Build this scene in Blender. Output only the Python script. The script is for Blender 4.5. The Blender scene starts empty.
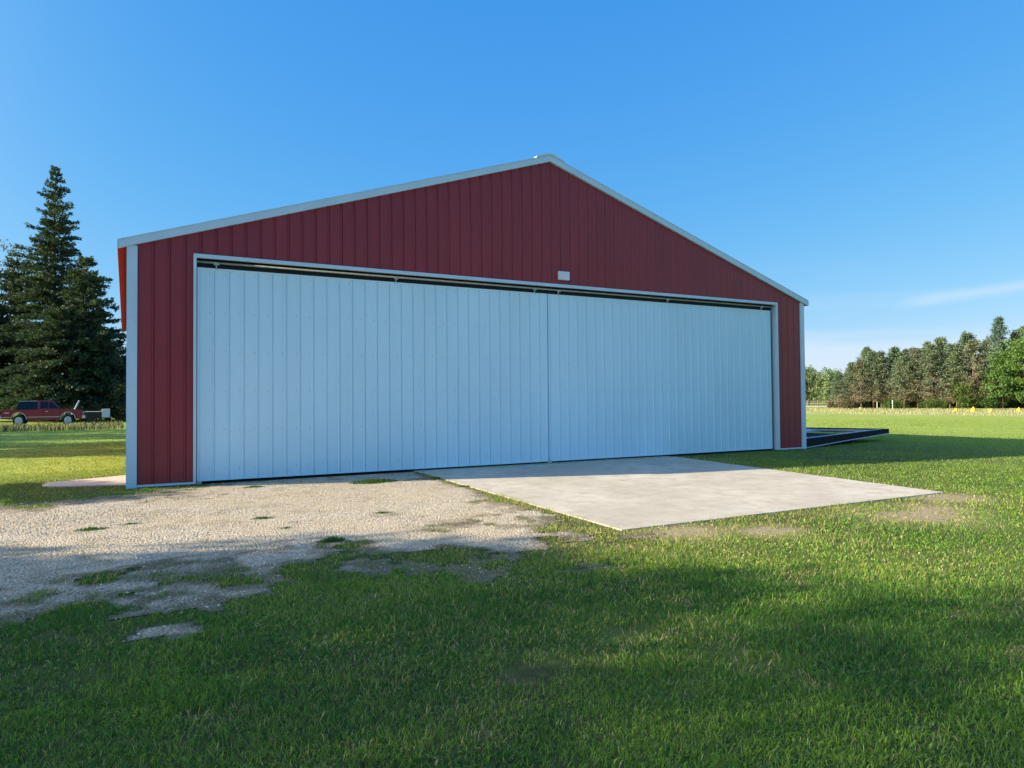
import bpy, bmesh, math, random
import numpy as np
from mathutils import Vector, Matrix
random.seed(7); rng = np.random.default_rng(11)
sc = bpy.context.scene; COL = sc.collection
R = math.radians
# ---------------------------------------------------------------- camera
CAM = np.array([-0.0324, -15.2586, 1.6])
CR = np.array([0.87775323, -0.47903441, -0.00867771]); CU = np.array([-0.00379812, -0.02506862, 0.99967852]); CW = np.array([0.47909794, 0.87743809, 0.02382349]); CF = 707.05
cd = bpy.data.cameras.new('camera'); cam = bpy.data.objects.new('camera', cd); COL.objects.link(cam)
cam.matrix_world = Matrix(((CR[0], CU[0], -CW[0], CAM[0]), (CR[1], CU[1], -CW[1], CAM[1]), (CR[2], CU[2], -CW[2], CAM[2]), (0, 0, 0, 1)))
cd.sensor_width = 36; cd.lens = CF / 1024 * 36; cd.clip_start = 0.05; cd.clip_end = 6000
sc.camera = cam
# ---------------------------------------------------------------- light
SA, SB = 2.2, 0.75                     # metres of shadow per metre of height: +x and -y
EL = math.atan(1 / math.hypot(SA, SB)); AZ = math.atan2(-SA, SB)
world = bpy.data.worlds.new('World'); sc.world = world; world.use_nodes = True
wn = world.node_tree; wn.nodes.clear()
def N(t, k, **kw):
    n = t.nodes.new(k)
    for a, b in kw.items(): setattr(n, a, b)
    return n
sky = N(wn, 'ShaderNodeTexSky', sky_type='NISHITA', sun_disc=False, sun_elevation=EL, sun_rotation=AZ % (2 * math.pi), altitude=250, air_density=1.0, dust_density=0.35, ozone_density=2.2)
tc = N(wn, 'ShaderNodeTexCoord'); sep = N(wn, 'ShaderNodeSeparateXYZ'); wn.links.new(tc.outputs['Generated'], sep.inputs[0])
mp = N(wn, 'ShaderNodeMapping'); mp.inputs['Scale'].default_value = (1.6, 1.6, 14); mp.inputs['Rotation'].default_value = (0.03, -0.05, 0.3)
wn.links.new(tc.outputs['Generated'], mp.inputs[0])
cn = N(wn, 'ShaderNodeTexNoise'); cn.inputs['Scale'].default_value = 1.5; cn.inputs['Detail'].default_value = 6; cn.inputs['Roughness'].default_value = .5
wn.links.new(mp.outputs[0], cn.inputs['Vector'])
cr = N(wn, 'ShaderNodeMapRange'); cr.inputs['From Min'].default_value = .45; cr.inputs['From Max'].default_value = .66; wn.links.new(cn.outputs['Fac'], cr.inputs['Value'])
zr = N(wn, 'ShaderNodeMapRange', interpolation_type='SMOOTHSTEP'); zr.inputs['From Min'].default_value = .19; zr.inputs['From Max'].default_value = .10; wn.links.new(sep.outputs['Z'], zr.inputs['Value'])
xr = N(wn, 'ShaderNodeMapRange', interpolation_type='SMOOTHSTEP'); xr.inputs['From Min'].default_value = .62; xr.inputs['From Max'].default_value = .76; wn.links.new(sep.outputs['X'], xr.inputs['Value'])
m1 = N(wn, 'ShaderNodeMath', operation='MULTIPLY'); m2 = N(wn, 'ShaderNodeMath', operation='MULTIPLY'); m3 = N(wn, 'ShaderNodeMath', operation='MULTIPLY')
wn.links.new(cr.outputs[0], m1.inputs[0]); wn.links.new(zr.outputs[0], m1.inputs[1]); wn.links.new(m1.outputs[0], m2.inputs[0]); wn.links.new(xr.outputs[0], m2.inputs[1])
wn.links.new(m2.outputs[0], m3.inputs[0]); m3.inputs[1].default_value = .75
bz = N(wn, 'ShaderNodeMath', operation='ADD'); bn = N(wn, 'ShaderNodeMath', operation='MULTIPLY'); wn.links.new(cn.outputs['Fac'], bn.inputs[0]); bn.inputs[1].default_value = -.07; wn.links.new(sep.outputs['Z'], bz.inputs[0]); wn.links.new(bn.outputs[0], bz.inputs[1])
br = N(wn, 'ShaderNodeMapRange', interpolation_type='SMOOTHSTEP'); br.inputs['From Min'].default_value = .064; br.inputs['From Max'].default_value = .036; br.inputs['To Max'].default_value = .75; wn.links.new(bz.outputs[0], br.inputs['Value'])
bx_ = N(wn, 'ShaderNodeMath', operation='MULTIPLY'); wn.links.new(br.outputs[0], bx_.inputs[0]); wn.links.new(xr.outputs[0], bx_.inputs[1])
def wm(op, a, b):
    n = N(wn, 'ShaderNodeMath', operation=op)
    for i, v in enumerate((a, b)):
        if isinstance(v, (int, float)): n.inputs[i].default_value = v
        else: wn.links.new(v, n.inputs[i])
    return n.outputs[0]
line = wm('ADD', wm('MULTIPLY', wm('SUBTRACT', sep.outputs['X'], .84), .21), .1165)      # the thin streak rises to the right
dz_ = wm('DIVIDE', wm('SUBTRACT', sep.outputs['Z'], wm('ADD', line, wm('MULTIPLY', wm('SUBTRACT', cn.outputs['Fac'], .5), .03))), .0058)
stk = wm('EXPONENT', wm('MULTIPLY', wm('MULTIPLY', dz_, dz_), -1.0), 0)
sr = N(wn, 'ShaderNodeMapRange', interpolation_type='SMOOTHSTEP'); sr.inputs['From Min'].default_value = .825; sr.inputs['From Max'].default_value = .855; sr.inputs['To Max'].default_value = .42; wn.links.new(sep.outputs['X'], sr.inputs['Value'])
stk = wm('MULTIPLY', stk, sr.outputs[0])
ms = N(wn, 'ShaderNodeMath', operation='MAXIMUM'); wn.links.new(wm('MAXIMUM', wm('MULTIPLY', m3.outputs[0], .35), stk), ms.inputs[0]); wn.links.new(bx_.outputs[0], ms.inputs[1])
ss = N(wn, 'ShaderNodeSeparateColor'); wn.links.new(sky.outputs[0], ss.inputs[0]); cc_ = N(wn, 'ShaderNodeCombineColor')
for i, (k_, g_) in enumerate(((.80, 1.23), (.805, .59), (1.0, .20))):      # response of the clear sky per channel
    p_ = N(wn, 'ShaderNodeMath', operation='POWER'); q_ = N(wn, 'ShaderNodeMath', operation='MULTIPLY'); wn.links.new(ss.outputs[i], q_.inputs[0]); q_.inputs[1].default_value = .14
    wn.links.new(q_.outputs[0], p_.inputs[0]); p_.inputs[1].default_value = g_; u_ = N(wn, 'ShaderNodeMath', operation='MULTIPLY'); wn.links.new(p_.outputs[0], u_.inputs[0]); u_.inputs[1].default_value = k_ / .2; wn.links.new(u_.outputs[0], cc_.inputs[i])
mx = N(wn, 'ShaderNodeMix', data_type='RGBA'); wn.links.new(ms.outputs[0], mx.inputs['Factor']); wn.links.new(cc_.outputs[0], mx.inputs['A']); mx.inputs['B'].default_value = (3.6, 4.3, 5.0, 1)
dt = N(wn, 'ShaderNodeVectorMath', operation='DOT_PRODUCT'); wn.links.new(tc.outputs['Generated'], dt.inputs[0]); dt.inputs[1].default_value = tuple(Vector((-SA, SB, .55)).normalized())
d1 = N(wn, 'ShaderNodeMath', operation='MAXIMUM'); wn.links.new(dt.outputs['Value'], d1.inputs[0]); d1.inputs[1].default_value = 0
d2 = N(wn, 'ShaderNodeMath', operation='POWER'); wn.links.new(d1.outputs[0], d2.inputs[0]); d2.inputs[1].default_value = 6.0
gl = N(wn, 'ShaderNodeMix', data_type='RGBA', blend_type='ADD'); gl.inputs['B'].default_value = (17, 14.8, 11, 1); wn.links.new(d2.outputs[0], gl.inputs['Factor']); wn.links.new(mx.outputs['Result'], gl.inputs['A'])
bg = N(wn, 'ShaderNodeBackground'); bg.inputs['Strength'].default_value = 0.10
wo = N(wn, 'ShaderNodeOutputWorld'); wn.links.new(gl.outputs['Result'], bg.inputs[0]); wn.links.new(bg.outputs[0], wo.inputs[0])
sd = bpy.data.lights.new('sun', 'SUN'); sd.energy = 5.0; sd.angle = R(0.5); sd.color = (1, .88, .64)
sun = bpy.data.objects.new('sun', sd); COL.objects.link(sun)
sun.rotation_euler = Vector((-SA, SB, 1)).to_track_quat('Z', 'Y').to_euler(); sun.location = (-20, 10, 30)
vs = sc.view_settings; sc.display_settings.display_device = 'sRGB'
vs.view_transform = 'Standard'; vs.look = 'None'; vs.exposure = 1.0; vs.gamma = 1; vs.use_curve_mapping = False
# ---------------------------------------------------------------- helpers
def pix(px, py, d):
    return CAM + d * (CW + CR * (px - 512) / CF + CU * (384 - py) / CF)
def tag(o, label=None, cat=None, group=None, kind=None):
    if label: o['label'] = label
    if cat: o['category'] = cat
    if group: o['group'] = group
    if kind: o['kind'] = kind
    return o
def empty(name, loc, rz=0):
    o = bpy.data.objects.new(name, None); COL.objects.link(o); o.location = loc; o.rotation_euler = (0, 0, rz); return o
def link(name, me, mats, parent=None, loc=None):
    if not isinstance(mats, (list, tuple)): mats = [mats]
    for m in mats: me.materials.append(m)
    o = bpy.data.objects.new(name, me); COL.objects.link(o)
    if parent: o.parent = parent
    if loc is not None: o.location = loc
    return o
def copy_tree(o, parent=None):
    c = o.copy(); COL.objects.link(c)
    if parent: c.parent = parent
    for ch in o.children: copy_tree(ch, c)
    return c
def np_mesh(name, V, F, cols=None, mi=None, smooth=False):
    """V (n,3); F (m,k) all the same k"""
    me = bpy.data.meshes.new(name); V = np.asarray(V, np.float32); F = np.asarray(F, np.int32)
    me.vertices.add(len(V)); me.vertices.foreach_set('co', V.ravel())
    k = F.shape[1]; me.loops.add(F.size); me.loops.foreach_set('vertex_index', F.ravel())
    me.polygons.add(len(F)); me.polygons.foreach_set('loop_start', np.arange(0, F.size, k, dtype=np.int32))
    me.polygons.foreach_set('loop_total', np.full(len(F), k, np.int32))
    if mi is not None: me.polygons.foreach_set('material_index', np.asarray(mi, np.int32))
    me.polygons.foreach_set('use_smooth', np.full(len(F), bool(smooth)))
    me.update(calc_edges=True)
    if cols is not None:
        a = me.color_attributes.new('Col', 'FLOAT_COLOR', 'POINT')
        c = np.ones((len(V), 4), np.float32); c[:, :3] = cols; a.data.foreach_set('color', c.ravel())
    return me
class MB:
    """collects primitives; build() links them as one mesh object"""
    def __init__(s): s.bm = bmesh.new(); s.mi = 0
    def _f(s, vs):
        try: f = s.bm.faces.new(vs); f.material_index = s.mi; return f
        except ValueError: return None
    def box(s, a, b, bev=0):
        x0, y0, z0 = a; x1, y1, z1 = b
        v = [s.bm.verts.new(p) for p in ((x0,y0,z0),(x1,y0,z0),(x1,y1,z0),(x0,y1,z0),(x0,y0,z1),(x1,y0,z1),(x1,y1,z1),(x0,y1,z1))]
        fs = [s._f([v[i] for i in q]) for q in ((3,2,1,0),(4,5,6,7),(0,1,5,4),(1,2,6,5),(2,3,7,6),(3,0,4,7))]
        if bev: bmesh.ops.bevel(s.bm, geom=list({e for f in fs for e in f.edges}), offset=bev, segments=2, affect='EDGES', profile=.5)
        return s
    def prism(s, poly, axis, a, b, bev=0):
        """poly of 2-D points extruded along axis 0/1/2 from a to b"""
        def P(p, t):
            q = list(p); q.insert(axis, t); return q
        A = [s.bm.verts.new(P(p, a)) for p in poly]; B = [s.bm.verts.new(P(p, b)) for p in poly]
        n = len(poly); fs = [s._f(A[::-1]), s._f(B)]
        for i in range(n): fs.append(s._f([A[i], A[(i+1) % n], B[(i+1) % n], B[i]]))
        fs = [f for f in fs if f]
        bmesh.ops.recalc_face_normals(s.bm, faces=fs)
        if bev: bmesh.ops.bevel(s.bm, geom=list({e for f in fs for e in f.edges}), offset=bev, segments=2, affect='EDGES', profile=.5)
        return s
    def tube(s, pts, rad, n=8, cap=True):
        pts = [Vector(p) for p in pts]
        if not isinstance(rad, (list, tuple)): rad = [rad] * len(pts)
        rings = []
        for i, p in enumerate(pts):
            d = (pts[min(i+1, len(pts)-1)] - pts[max(i-1, 0)]).normalized()
            a = d.cross(Vector((0, 0, 1)) if abs(d.z) < .9 else Vector((1, 0, 0))).normalized(); b = d.cross(a)
            rings.append([s.bm.verts.new(p + (a * math.cos(2*math.pi*k/n) + b * math.sin(2*math.pi*k/n)) * rad[i]) for k in range(n)])
        fs = []
        for i in range(len(rings) - 1):
            for k in range(n): fs.append(s._f([rings[i][k], rings[i][(k+1) % n], rings[i+1][(k+1) % n], rings[i+1][k]]))
        for f in fs: f.smooth = True
        if cap: fs.append(s._f(rings[0][::-1])); fs.append(s._f(rings[-1]))
        bmesh.ops.recalc_face_normals(s.bm, faces=[f for f in fs if f])
        return s
    def build(s, name, mats, parent=None, loc=None):
        me = bpy.data.meshes.new(name); s.bm.to_mesh(me); s.bm.free()
        return link(name, me, mats, parent, loc)
# ---- value noise in numpy
_perm = rng.random((256, 256))
def vnoise(x, y, s):
    x = np.asarray(x) / s + 37.3; y = np.asarray(y) / s + 91.7
    xi = np.floor(x).astype(int); yi = np.floor(y).astype(int); fx = x - xi; fy = y - yi
    fx = fx*fx*(3-2*fx); fy = fy*fy*(3-2*fy); g = lambda a, b: _perm[a % 256, b % 256]
    return (g(xi, yi)*(1-fx) + g(xi+1, yi)*fx)*(1-fy) + (g(xi, yi+1)*(1-fx) + g(xi+1, yi+1)*fx)*fy
def fbm(x, y, s, o=4):
    v = 0; a = .5; t = 0
    for i in range(o): v = v + a*vnoise(x + 13*i, y - 7*i, s); t += a; s /= 2.1; a *= .55
    return v / t
def sdf(poly, x, y):
    """signed distance, negative inside"""
    x = np.asarray(x, float); y = np.asarray(y, float); d = np.full(x.shape, 1e9); ins = np.zeros(x.shape, bool); n = len(poly)
    for i in range(n):
        ax, ay = poly[i]; bx, by = poly[(i+1) % n]; ex, ey = bx-ax, by-ay
        t = np.clip(((x-ax)*ex + (y-ay)*ey) / (ex*ex+ey*ey), 0, 1)
        d = np.minimum(d, np.hypot(x-ax-t*ex, y-ay-t*ey))
        c = ((ay > y) != (by > y)) & (x < (bx-ax)*(y-ay)/((by-ay) if by != ay else 1e-9) + ax); ins ^= c
    return np.where(ins, -d, d)
# ---------------------------------------------------------------- materials
def mat(name, base, rough=.6, var=0, vscale=3, bump=0, bscale=40, metal=0, spec=.5, tint=None, stretch=(1,1,1)):
    m = bpy.data.materials.new(name); m.use_nodes = True; t = m.node_tree; b = t.nodes['Principled BSDF']
    b.inputs['Base Color'].default_value = (*base, 1); b.inputs['Roughness'].default_value = rough; b.inputs['Metallic'].default_value = metal
    b.inputs['Specular IOR Level'].default_value = spec
    co = N(t, 'ShaderNodeTexCoord'); mp = N(t, 'ShaderNodeMapping'); mp.inputs['Scale'].default_value = stretch; t.links.new(co.outputs['Object'], mp.inputs[0])
    if var:
        n = N(t, 'ShaderNodeTexNoise'); n.inputs['Scale'].default_value = vscale; n.inputs['Detail'].default_value = 6; t.links.new(mp.outputs[0], n.inputs['Vector'])
        r = N(t, 'ShaderNodeMapRange'); r.inputs['From Min'].default_value = .3; r.inputs['From Max'].default_value = .7; t.links.new(n.outputs['Fac'], r.inputs['Value'])
        x = N(t, 'ShaderNodeMix', data_type='RGBA'); t.links.new(r.outputs[0], x.inputs['Factor'])
        x.inputs['A'].default_value = (*[c*(1-var) for c in base], 1); c2 = tint or [min(1, c*(1+var)) for c in base]; x.inputs['B'].default_value = (*c2, 1)
        t.links.new(x.outputs['Result'], b.inputs['Base Color'])
    if bump:
        n = N(t, 'ShaderNodeTexNoise'); n.inputs['Scale'].default_value = bscale; n.inputs['Detail'].default_value = 5; t.links.new(mp.outputs[0], n.inputs['Vector'])
        u = N(t, 'ShaderNodeBump'); u.inputs['Strength'].default_value = bump; u.inputs['Distance'].default_value = .02; t.links.new(n.outputs['Fac'], u.inputs['Height']); t.links.new(u.outputs[0], b.inputs['Normal'])
    return m
def leaf_mat(name, trans=.35, rough=.6, sp=.25):
    m = bpy.data.materials.new(name); m.use_nodes = True; t = m.node_tree; t.nodes.clear()
    a = N(t, 'ShaderNodeAttribute', attribute_name='Col'); d = N(t, 'ShaderNodeBsdfPrincipled'); d.inputs['Roughness'].default_value = rough; d.inputs['Specular IOR Level'].default_value = sp
    tr = N(t, 'ShaderNodeBsdfTranslucent'); g = N(t, 'ShaderNodeMix', data_type='RGBA', blend_type='MULTIPLY'); g.inputs['Factor'].default_value = 1; g.inputs['B'].default_value = (1.25, 1.2, .6, 1)
    x = N(t, 'ShaderNodeMixShader'); x.inputs[0].default_value = trans; o = N(t, 'ShaderNodeOutputMaterial')
    t.links.new(a.outputs['Color'], d.inputs['Base Color']); t.links.new(a.outputs['Color'], g.inputs['A']); t.links.new(g.outputs['Result'], tr.inputs['Color'])
    t.links.new(d.outputs[0], x.inputs[1]); t.links.new(tr.outputs[0], x.inputs[2]); t.links.new(x.outputs[0], o.inputs[0]); return m
M = {}
M['red'] = mat('red_steel', (.262, .021, .028), .44, .10, 1.2, .02, 6, stretch=(1, 1, .25))
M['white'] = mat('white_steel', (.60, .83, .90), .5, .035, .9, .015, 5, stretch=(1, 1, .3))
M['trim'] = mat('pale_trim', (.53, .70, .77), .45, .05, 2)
M['galv'] = mat('galvanised', (.42, .43, .38), .4, .15, 12, metal=.5)
M['dark'] = mat('dark_void', (.02, .021, .022), .8)
M['screw'] = mat('screw_head', (.16, .17, .18), .5, metal=.6)
M['concrete'] = None
M['bark'] = mat('bark', (.10, .075, .055), .9, .3, 6, .6, 14)
M['bark_pine'] = mat('pine_bark', (.20, .145, .11), .9, .3, 6, .5, 14)
M['needle'] = leaf_mat('needles', .2); M['leaf'] = leaf_mat('leaves', .4); M['grass'] = leaf_mat('grass_blades', .38, .45, .32)
M['stone'] = leaf_mat('loose_stone', 0, .9)
# ---------------------------------------------------------------- ground masks
HW, HL = 18.857, 18.0                       # hangar width, length
CON = [(5.78, -.30), (13.32, -.30), (11.96, -8.31), (5.29, -8.28)]
GRAV = [(-30, -5.2), (-6, -3.2), (-3, -2.6), (-1.6, -2.25), (-.7, -2.05), (0, -1.75), (.8, -1.55), (1.25, -.9), (1.3, .05), (5.85, .05), (5.5, -4.3), (5.35, -7.2), (5.3, -8.2), (4.9, -8.5), (4.1, -8.7), (3.2, -8.6), (2.2, -8.4), (1.4, -8.4), (.6, -8.6), (-.1, -8.2), (-.9, -7.9), (-3, -7.9), (-8, -8.6), (-30, -9)]
def gravel_amount(x, y):
    d = sdf(GRAV, x, y) + (fbm(x, y, 1.3, 4) - .5) * 1.5 + (fbm(x+40, y, .28, 3) - .5) * .5
    near = np.clip((y + 9.3) / 1.8, 0, 1)
    g = np.clip(.5 - d / 2.0 + (fbm(x+11, y-5, .16, 3)-.5)*.5, 0, 1)
    e = np.abs(sdf(CON, x, y)); g = g - np.clip(1 - e/(.12+.30*fbm(x+5, y, .6, 3)), 0, 1)*.6*(x < 5.9) - np.clip((fbm(x-20, y+3, .8, 5)-.45)*4, 0, .55)*np.clip((-5.6-y+.25*(x-2))/1.8, 0, 1) - np.clip((fbm(x-3, y+30, .45, 4)-.6)*6, 0, .35)
    g = np.clip(g, 0, 1)
    for cx, cy, rr in ((.18, -9.72, .17), (.42, -8.85, .36)):
        q = np.hypot((x-cx)/1.35, (y-cy)) / rr; g = np.maximum(g, np.clip(1.25 - q - (fbm(x, y, .22, 3)-.5)*2.2, 0, 1) * .62)
    return g
def bare(x, y):
    b = 0
    for cx, cy, rr in ((9.3, -9.45, .55), (10.1, -9.3, .4), (11.4, -8.75, .4), (5.9, -8.75, .35), (6.8, -9.2, .3), (2.1, -11.6, .22), (3.1, -11.3, .15)):
        b = np.maximum(b, np.exp(-(((x-cx)/1.7)**2 + (y-cy)**2)/rr**2) + (fbm(x, y, .2, 4)-.5)*.8)
    return np.clip(b, 0, 1)
def dryness(x, y):
    a = np.exp(-np.clip(np.abs(sdf(CON, x, y)) / 1.1, 0, 9)) * 1.0
    b = np.exp(-np.clip(np.abs(sdf(GRAV, x, y)) / .9, 0, 9)) * .6
    for cx, cy, rr in ((9.3, -9.5, .7), (10.3, -9.0, .5), (11.6, -8.7, .6), (6.0, -8.8, .5)): a = np.maximum(a, 1.25*np.exp(-(((x-cx)/1.3)**2 + (y-cy)**2)/rr**2))
    return np.clip(a + b + (fbm(x, y, 1.7, 4) - .5) * 1.4, 0, 1)
# ground: one sheet to the horizon, fine near the camera, lawn + soil by position
def axis(lo, hi, step, far):
    c = list(np.arange(lo, hi + 1e-6, step)); s = step; a = lo; b = hi; L = []; H = []
    while a > -far: s *= 1.25; a -= s; L.append(a)
    s = step
    while b < far: s *= 1.25; b += s; H.append(b)
    return np.array(L[::-1] + c + H)
gx = axis(-4, 14, .1, 3000); gy = axis(-14, 3, .1, 3000)
X, Y = np.meshgrid(gx, gy, indexing='ij'); nx, ny = X.shape
flat = np.clip(sdf([(-1.5, -9), (14, -9), (26, -1), (26, 19), (-1.5, 19)], X, Y) / 2.5, 0, 1)
Z = ((fbm(X, Y, 2.2, 3) - .5) * .05 * flat) * (np.hypot(X, Y) < 60)
I = np.arange(nx*ny).reshape(nx, ny); F = np.stack([I[:-1, :-1], I[1:, :-1], I[1:, 1:], I[:-1, 1:]], -1).reshape(-1, 4)
def gz(x, y):
    fl = np.clip(sdf([(-1.5, -9), (14, -9), (26, -1), (26, 19), (-1.5, 19)], x, y) / 2.5, 0, 1)
    return ((fbm(x, y, 2.2, 3) - .5) * .05 * fl) * (np.hypot(x, y) < 60)
me = np_mesh('lawn', np.stack([X, Y, Z], -1).reshape(-1, 3), F, smooth=True)
m = bpy.data.materials.new('lawn_soil'); m.use_nodes = True; t = m.node_tree; b = t.nodes['Principled BSDF']; b.inputs['Roughness'].default_value = .95; b.inputs['Specular IOR Level'].default_value = .1
co = N(t, 'ShaderNodeTexCoord'); sp = N(t, 'ShaderNodeSeparateXYZ'); t.links.new(co.outputs['Object'], sp.inputs[0])
def noise(t, vec, s, det=5, rough=.55):
    n = N(t, 'ShaderNodeTexNoise'); n.inputs['Scale'].default_value = s; n.inputs['Detail'].default_value = det; n.inputs['Roughness'].default_value = rough; t.links.new(vec, n.inputs['Vector']); return n.outputs['Fac']
def rng_(t, v, a, b, c=0, d=1, smooth=False):
    r = N(t, 'ShaderNodeMapRange'); r.inputs[1].default_value = a; r.inputs[2].default_value = b; r.inputs[3].default_value = c; r.inputs[4].default_value = d
    if smooth: r.interpolation_type = 'SMOOTHSTEP'
    t.links.new(v, r.inputs[0]); return r.outputs[0]
def mixc(t, f, A, B, bt='MIX'):
    x = N(t, 'ShaderNodeMix', data_type='RGBA', blend_type=bt)
    if isinstance(f, (int, float)): x.inputs['Factor'].default_value = f
    else: t.links.new(f, x.inputs['Factor'])
    for k, v in (('A', A), ('B', B)):
        if isinstance(v, tuple): x.inputs[k].default_value = (*v, 1)
        else: t.links.new(v, x.inputs[k])
    return x.outputs['Result']
def mth(t, op, a, b):
    n = N(t, 'ShaderNodeMath', operation=op)
    for i, v in enumerate((a, b)):
        if isinstance(v, (int, float)): n.inputs[i].default_value = v
        else: t.links.new(v, n.inputs[i])
    return n.outputs[0]
O = co.outputs['Object']
c = mixc(t, rng_(t, noise(t, O, 9, 8, .7), .3, .7), (.05, .055, .025), (.13, .135, .055))
c = mixc(t, rng_(t, noise(t, O, .22, 4), .4, .65), c, (.14, .18, .04))
far = rng_(t, sp.outputs['X'], 14, 34, 0, 1, True)
mp = N(t, 'ShaderNodeMapping'); mp.inputs['Scale'].default_value = (.5, .06, 1); t.links.new(O, mp.inputs[0])
fc = mixc(t, rng_(t, noise(t, mp.outputs[0], 1, 6, .7), .35, .65), (.27, .35, .06), (.38, .44, .09))
fc = mixc(t, rng_(t, noise(t, O, 4, 6, .8), .3, .7, 0, .5), fc, (.24, .31, .07))
for cx, cy, rr in ((9.3, -9.45, 1.1), (10.1, -9.3, .8), (11.4, -8.75, .8), (5.9, -8.75, .7), (6.8, -9.2, .6)):
    vm = N(t, 'ShaderNodeVectorMath', operation='DISTANCE'); t.links.new(O, vm.inputs[0]); vm.inputs[1].default_value = (cx, cy, 0)
    c = mixc(t, rng_(t, vm.outputs['Value'], rr*1.1, rr*.4, 0, .8), c, (.42, .33, .21))
far = mth(t, 'MAXIMUM', far, mth(t, 'MULTIPLY', rng_(t, sp.outputs['Y'], 1.5, 5), rng_(t, sp.outputs['X'], .5, .0)))  # left side lawn joins in: sunlit brightness put into its colour
c = mixc(t, far, c, fc)
xs = mth(t, 'ADD', sp.outputs['X'], mth(t, 'MULTIPLY', noise(t, O, .15, 5), 8))
tan_ = mixc(t, rng_(t, noise(t, O, .6, 7, .8), .35, .65), (.46, .40, .20), (.38, .39, .15))
c = mixc(t, rng_(t, xs, 65, 68), c, tan_)
c = mixc(t, rng_(t, xs, 86, 100), c, (.26, .28, .09))
t.links.new(c, b.inputs['Base Color'])
bu = N(t, 'ShaderNodeBump'); bu.inputs['Strength'].default_value = .7; bu.inputs['Distance'].default_value = .05; t.links.new(noise(t, O, 14, 8, .8), bu.inputs['Height']); t.links.new(bu.outputs[0], b.inputs['Normal'])
tag(link('lawn', me, m), kind='structure')
# gravel drive: the faces of a fine sheet where gravel lies, just above the soil
gx = np.arange(-14, 13.2, .06); gy = np.arange(-10.4, .06, .06); X, Y = np.meshgrid(gx, gy, indexing='ij'); A = gravel_amount(X, Y)
A[(sdf(CON, X, Y) < .0)] = 0; A[(Y > -.002)] = 0; A[(Y > -.1) & (X < 1.1)] = 0
I = np.arange(X.size).reshape(X.shape); F = np.stack([I[:-1, :-1], I[1:, :-1], I[1:, 1:], I[:-1, 1:]], -1).reshape(-1, 4)
keep = (A.ravel()[F].min(1) > .04); F = F[keep]; us = np.unique(F); rm = -np.ones(X.size, int); rm[us] = np.arange(len(us))
V = np.stack([X, Y, gz(X, Y) + .005 + .012 * (fbm(X, Y, .5, 3) - .4).clip(0, 1)], -1).reshape(-1, 3)[us]
me = np_mesh('gravel_drive', V, rm[F], np.repeat(A.ravel()[us][:, None], 3, 1), smooth=True)
m = bpy.data.materials.new('gravel'); m.use_nodes = True; t = m.node_tree; b = t.nodes['Principled BSDF']; b.inputs['Roughness'].default_value = .9; b.inputs['Specular IOR Level'].default_value = .2
co = N(t, 'ShaderNodeTexCoord'); O = co.outputs['Object']
vo = N(t, 'ShaderNodeTexVoronoi'); vo.inputs['Scale'].default_value = 38; t.links.new(O, vo.inputs['Vector'])
sx = N(t, 'ShaderNodeSeparateXYZ'); t.links.new(vo.outputs['Color'], sx.inputs[0])
c = mixc(t, sx.outputs[0], (.36, .295, .21), (.66, .575, .445))
dirt = rng_(t, noise(t, O, .9, 6, .6), .36, .56, .15, .9)
c = mixc(t, dirt, c, mixc(t, noise(t, O, 30, 6, .7), (.40, .30, .19), (.62, .505, .355)))
c = mixc(t, rng_(t, noise(t, O, 3.5, 6, .7), .56, .72, 0, .6), c, (.22, .185, .12))
t.links.new(c, b.inputs['Base Color'])
at_ = N(t, 'ShaderNodeAttribute', attribute_name='Col')
ed = rng_(t, mth(t, 'ADD', at_.outputs['Fac'], mth(t, 'MULTIPLY', noise(t, O, 5, 7, .75), .9)), .70, 1.25, .92, 0)
c = mixc(t, ed, c, (.15, .125, .075)); t.links.new(c, b.inputs['Base Color'])
hh = mth(t, 'ADD', mth(t, 'MULTIPLY', vo.outputs['Distance'], -1.0), mth(t, 'MULTIPLY', noise(t, O, 20, 5), .6))
bu = N(t, 'ShaderNodeBump'); bu.inputs['Strength'].default_value = .9; bu.inputs['Distance'].default_value = .02; t.links.new(hh, bu.inputs['Height']); t.links.new(bu.outputs[0], b.inputs['Normal'])
tag(link('gravel_drive', me, m), kind='structure')
# concrete
def concrete_mat():
    m = bpy.data.materials.new('concrete'); m.use_nodes = True; t = m.node_tree; b = t.nodes['Principled BSDF']; b.inputs['Roughness'].default_value = .85; b.inputs['Specular IOR Level'].default_value = .25
    co = N(t, 'ShaderNodeTexCoord'); O = co.outputs['Object']
    c = mixc(t, rng_(t, noise(t, O, .8, 7, .6), .35, .65), (.61, .54, .43), (.70, .63, .51))
    c = mixc(t, rng_(t, noise(t, O, 55, 4, .8), .3, .75, 0, .55), c, (.38, .335, .28))
    c = mixc(t, rng_(t, noise(t, O, 2.6, 7, .75), .47, .66, 0, .75), c, (.37, .30, .215))
    c = mixc(t, rng_(t, noise(t, O, .35, 5, .7), .44, .60, 0, .6), c, (.42, .365, .285))
    c = mixc(t, rng_(t, noise(t, O, 14, 3, .9), .62, .70, 0, .6), c, (.28, .21, .14))
    c = mixc(t, rng_(t, noise(t, O, 1.1, 8, .8), .62, .70, 0, .5), c, (.62, .58, .51))
    t.links.new(c, b.inputs['Base Color'])
    bu = N(t, 'ShaderNodeBump'); bu.inputs['Strength'].default_value = .35; bu.inputs['Distance'].default_value = .006; t.links.new(noise(t, O, 60, 6, .7), bu.inputs['Height']); t.links.new(bu.outputs[0], b.inputs['Normal'])
    return m
M['concrete'] = concrete_mat()
mb = MB(); mb.prism([(5.78, .6), (13.32, .6)] + [(13.32, -.30), (11.96, -8.31), (5.29, -8.28), (5.78, -.3)], 2, -.10, .015, .006)
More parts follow.
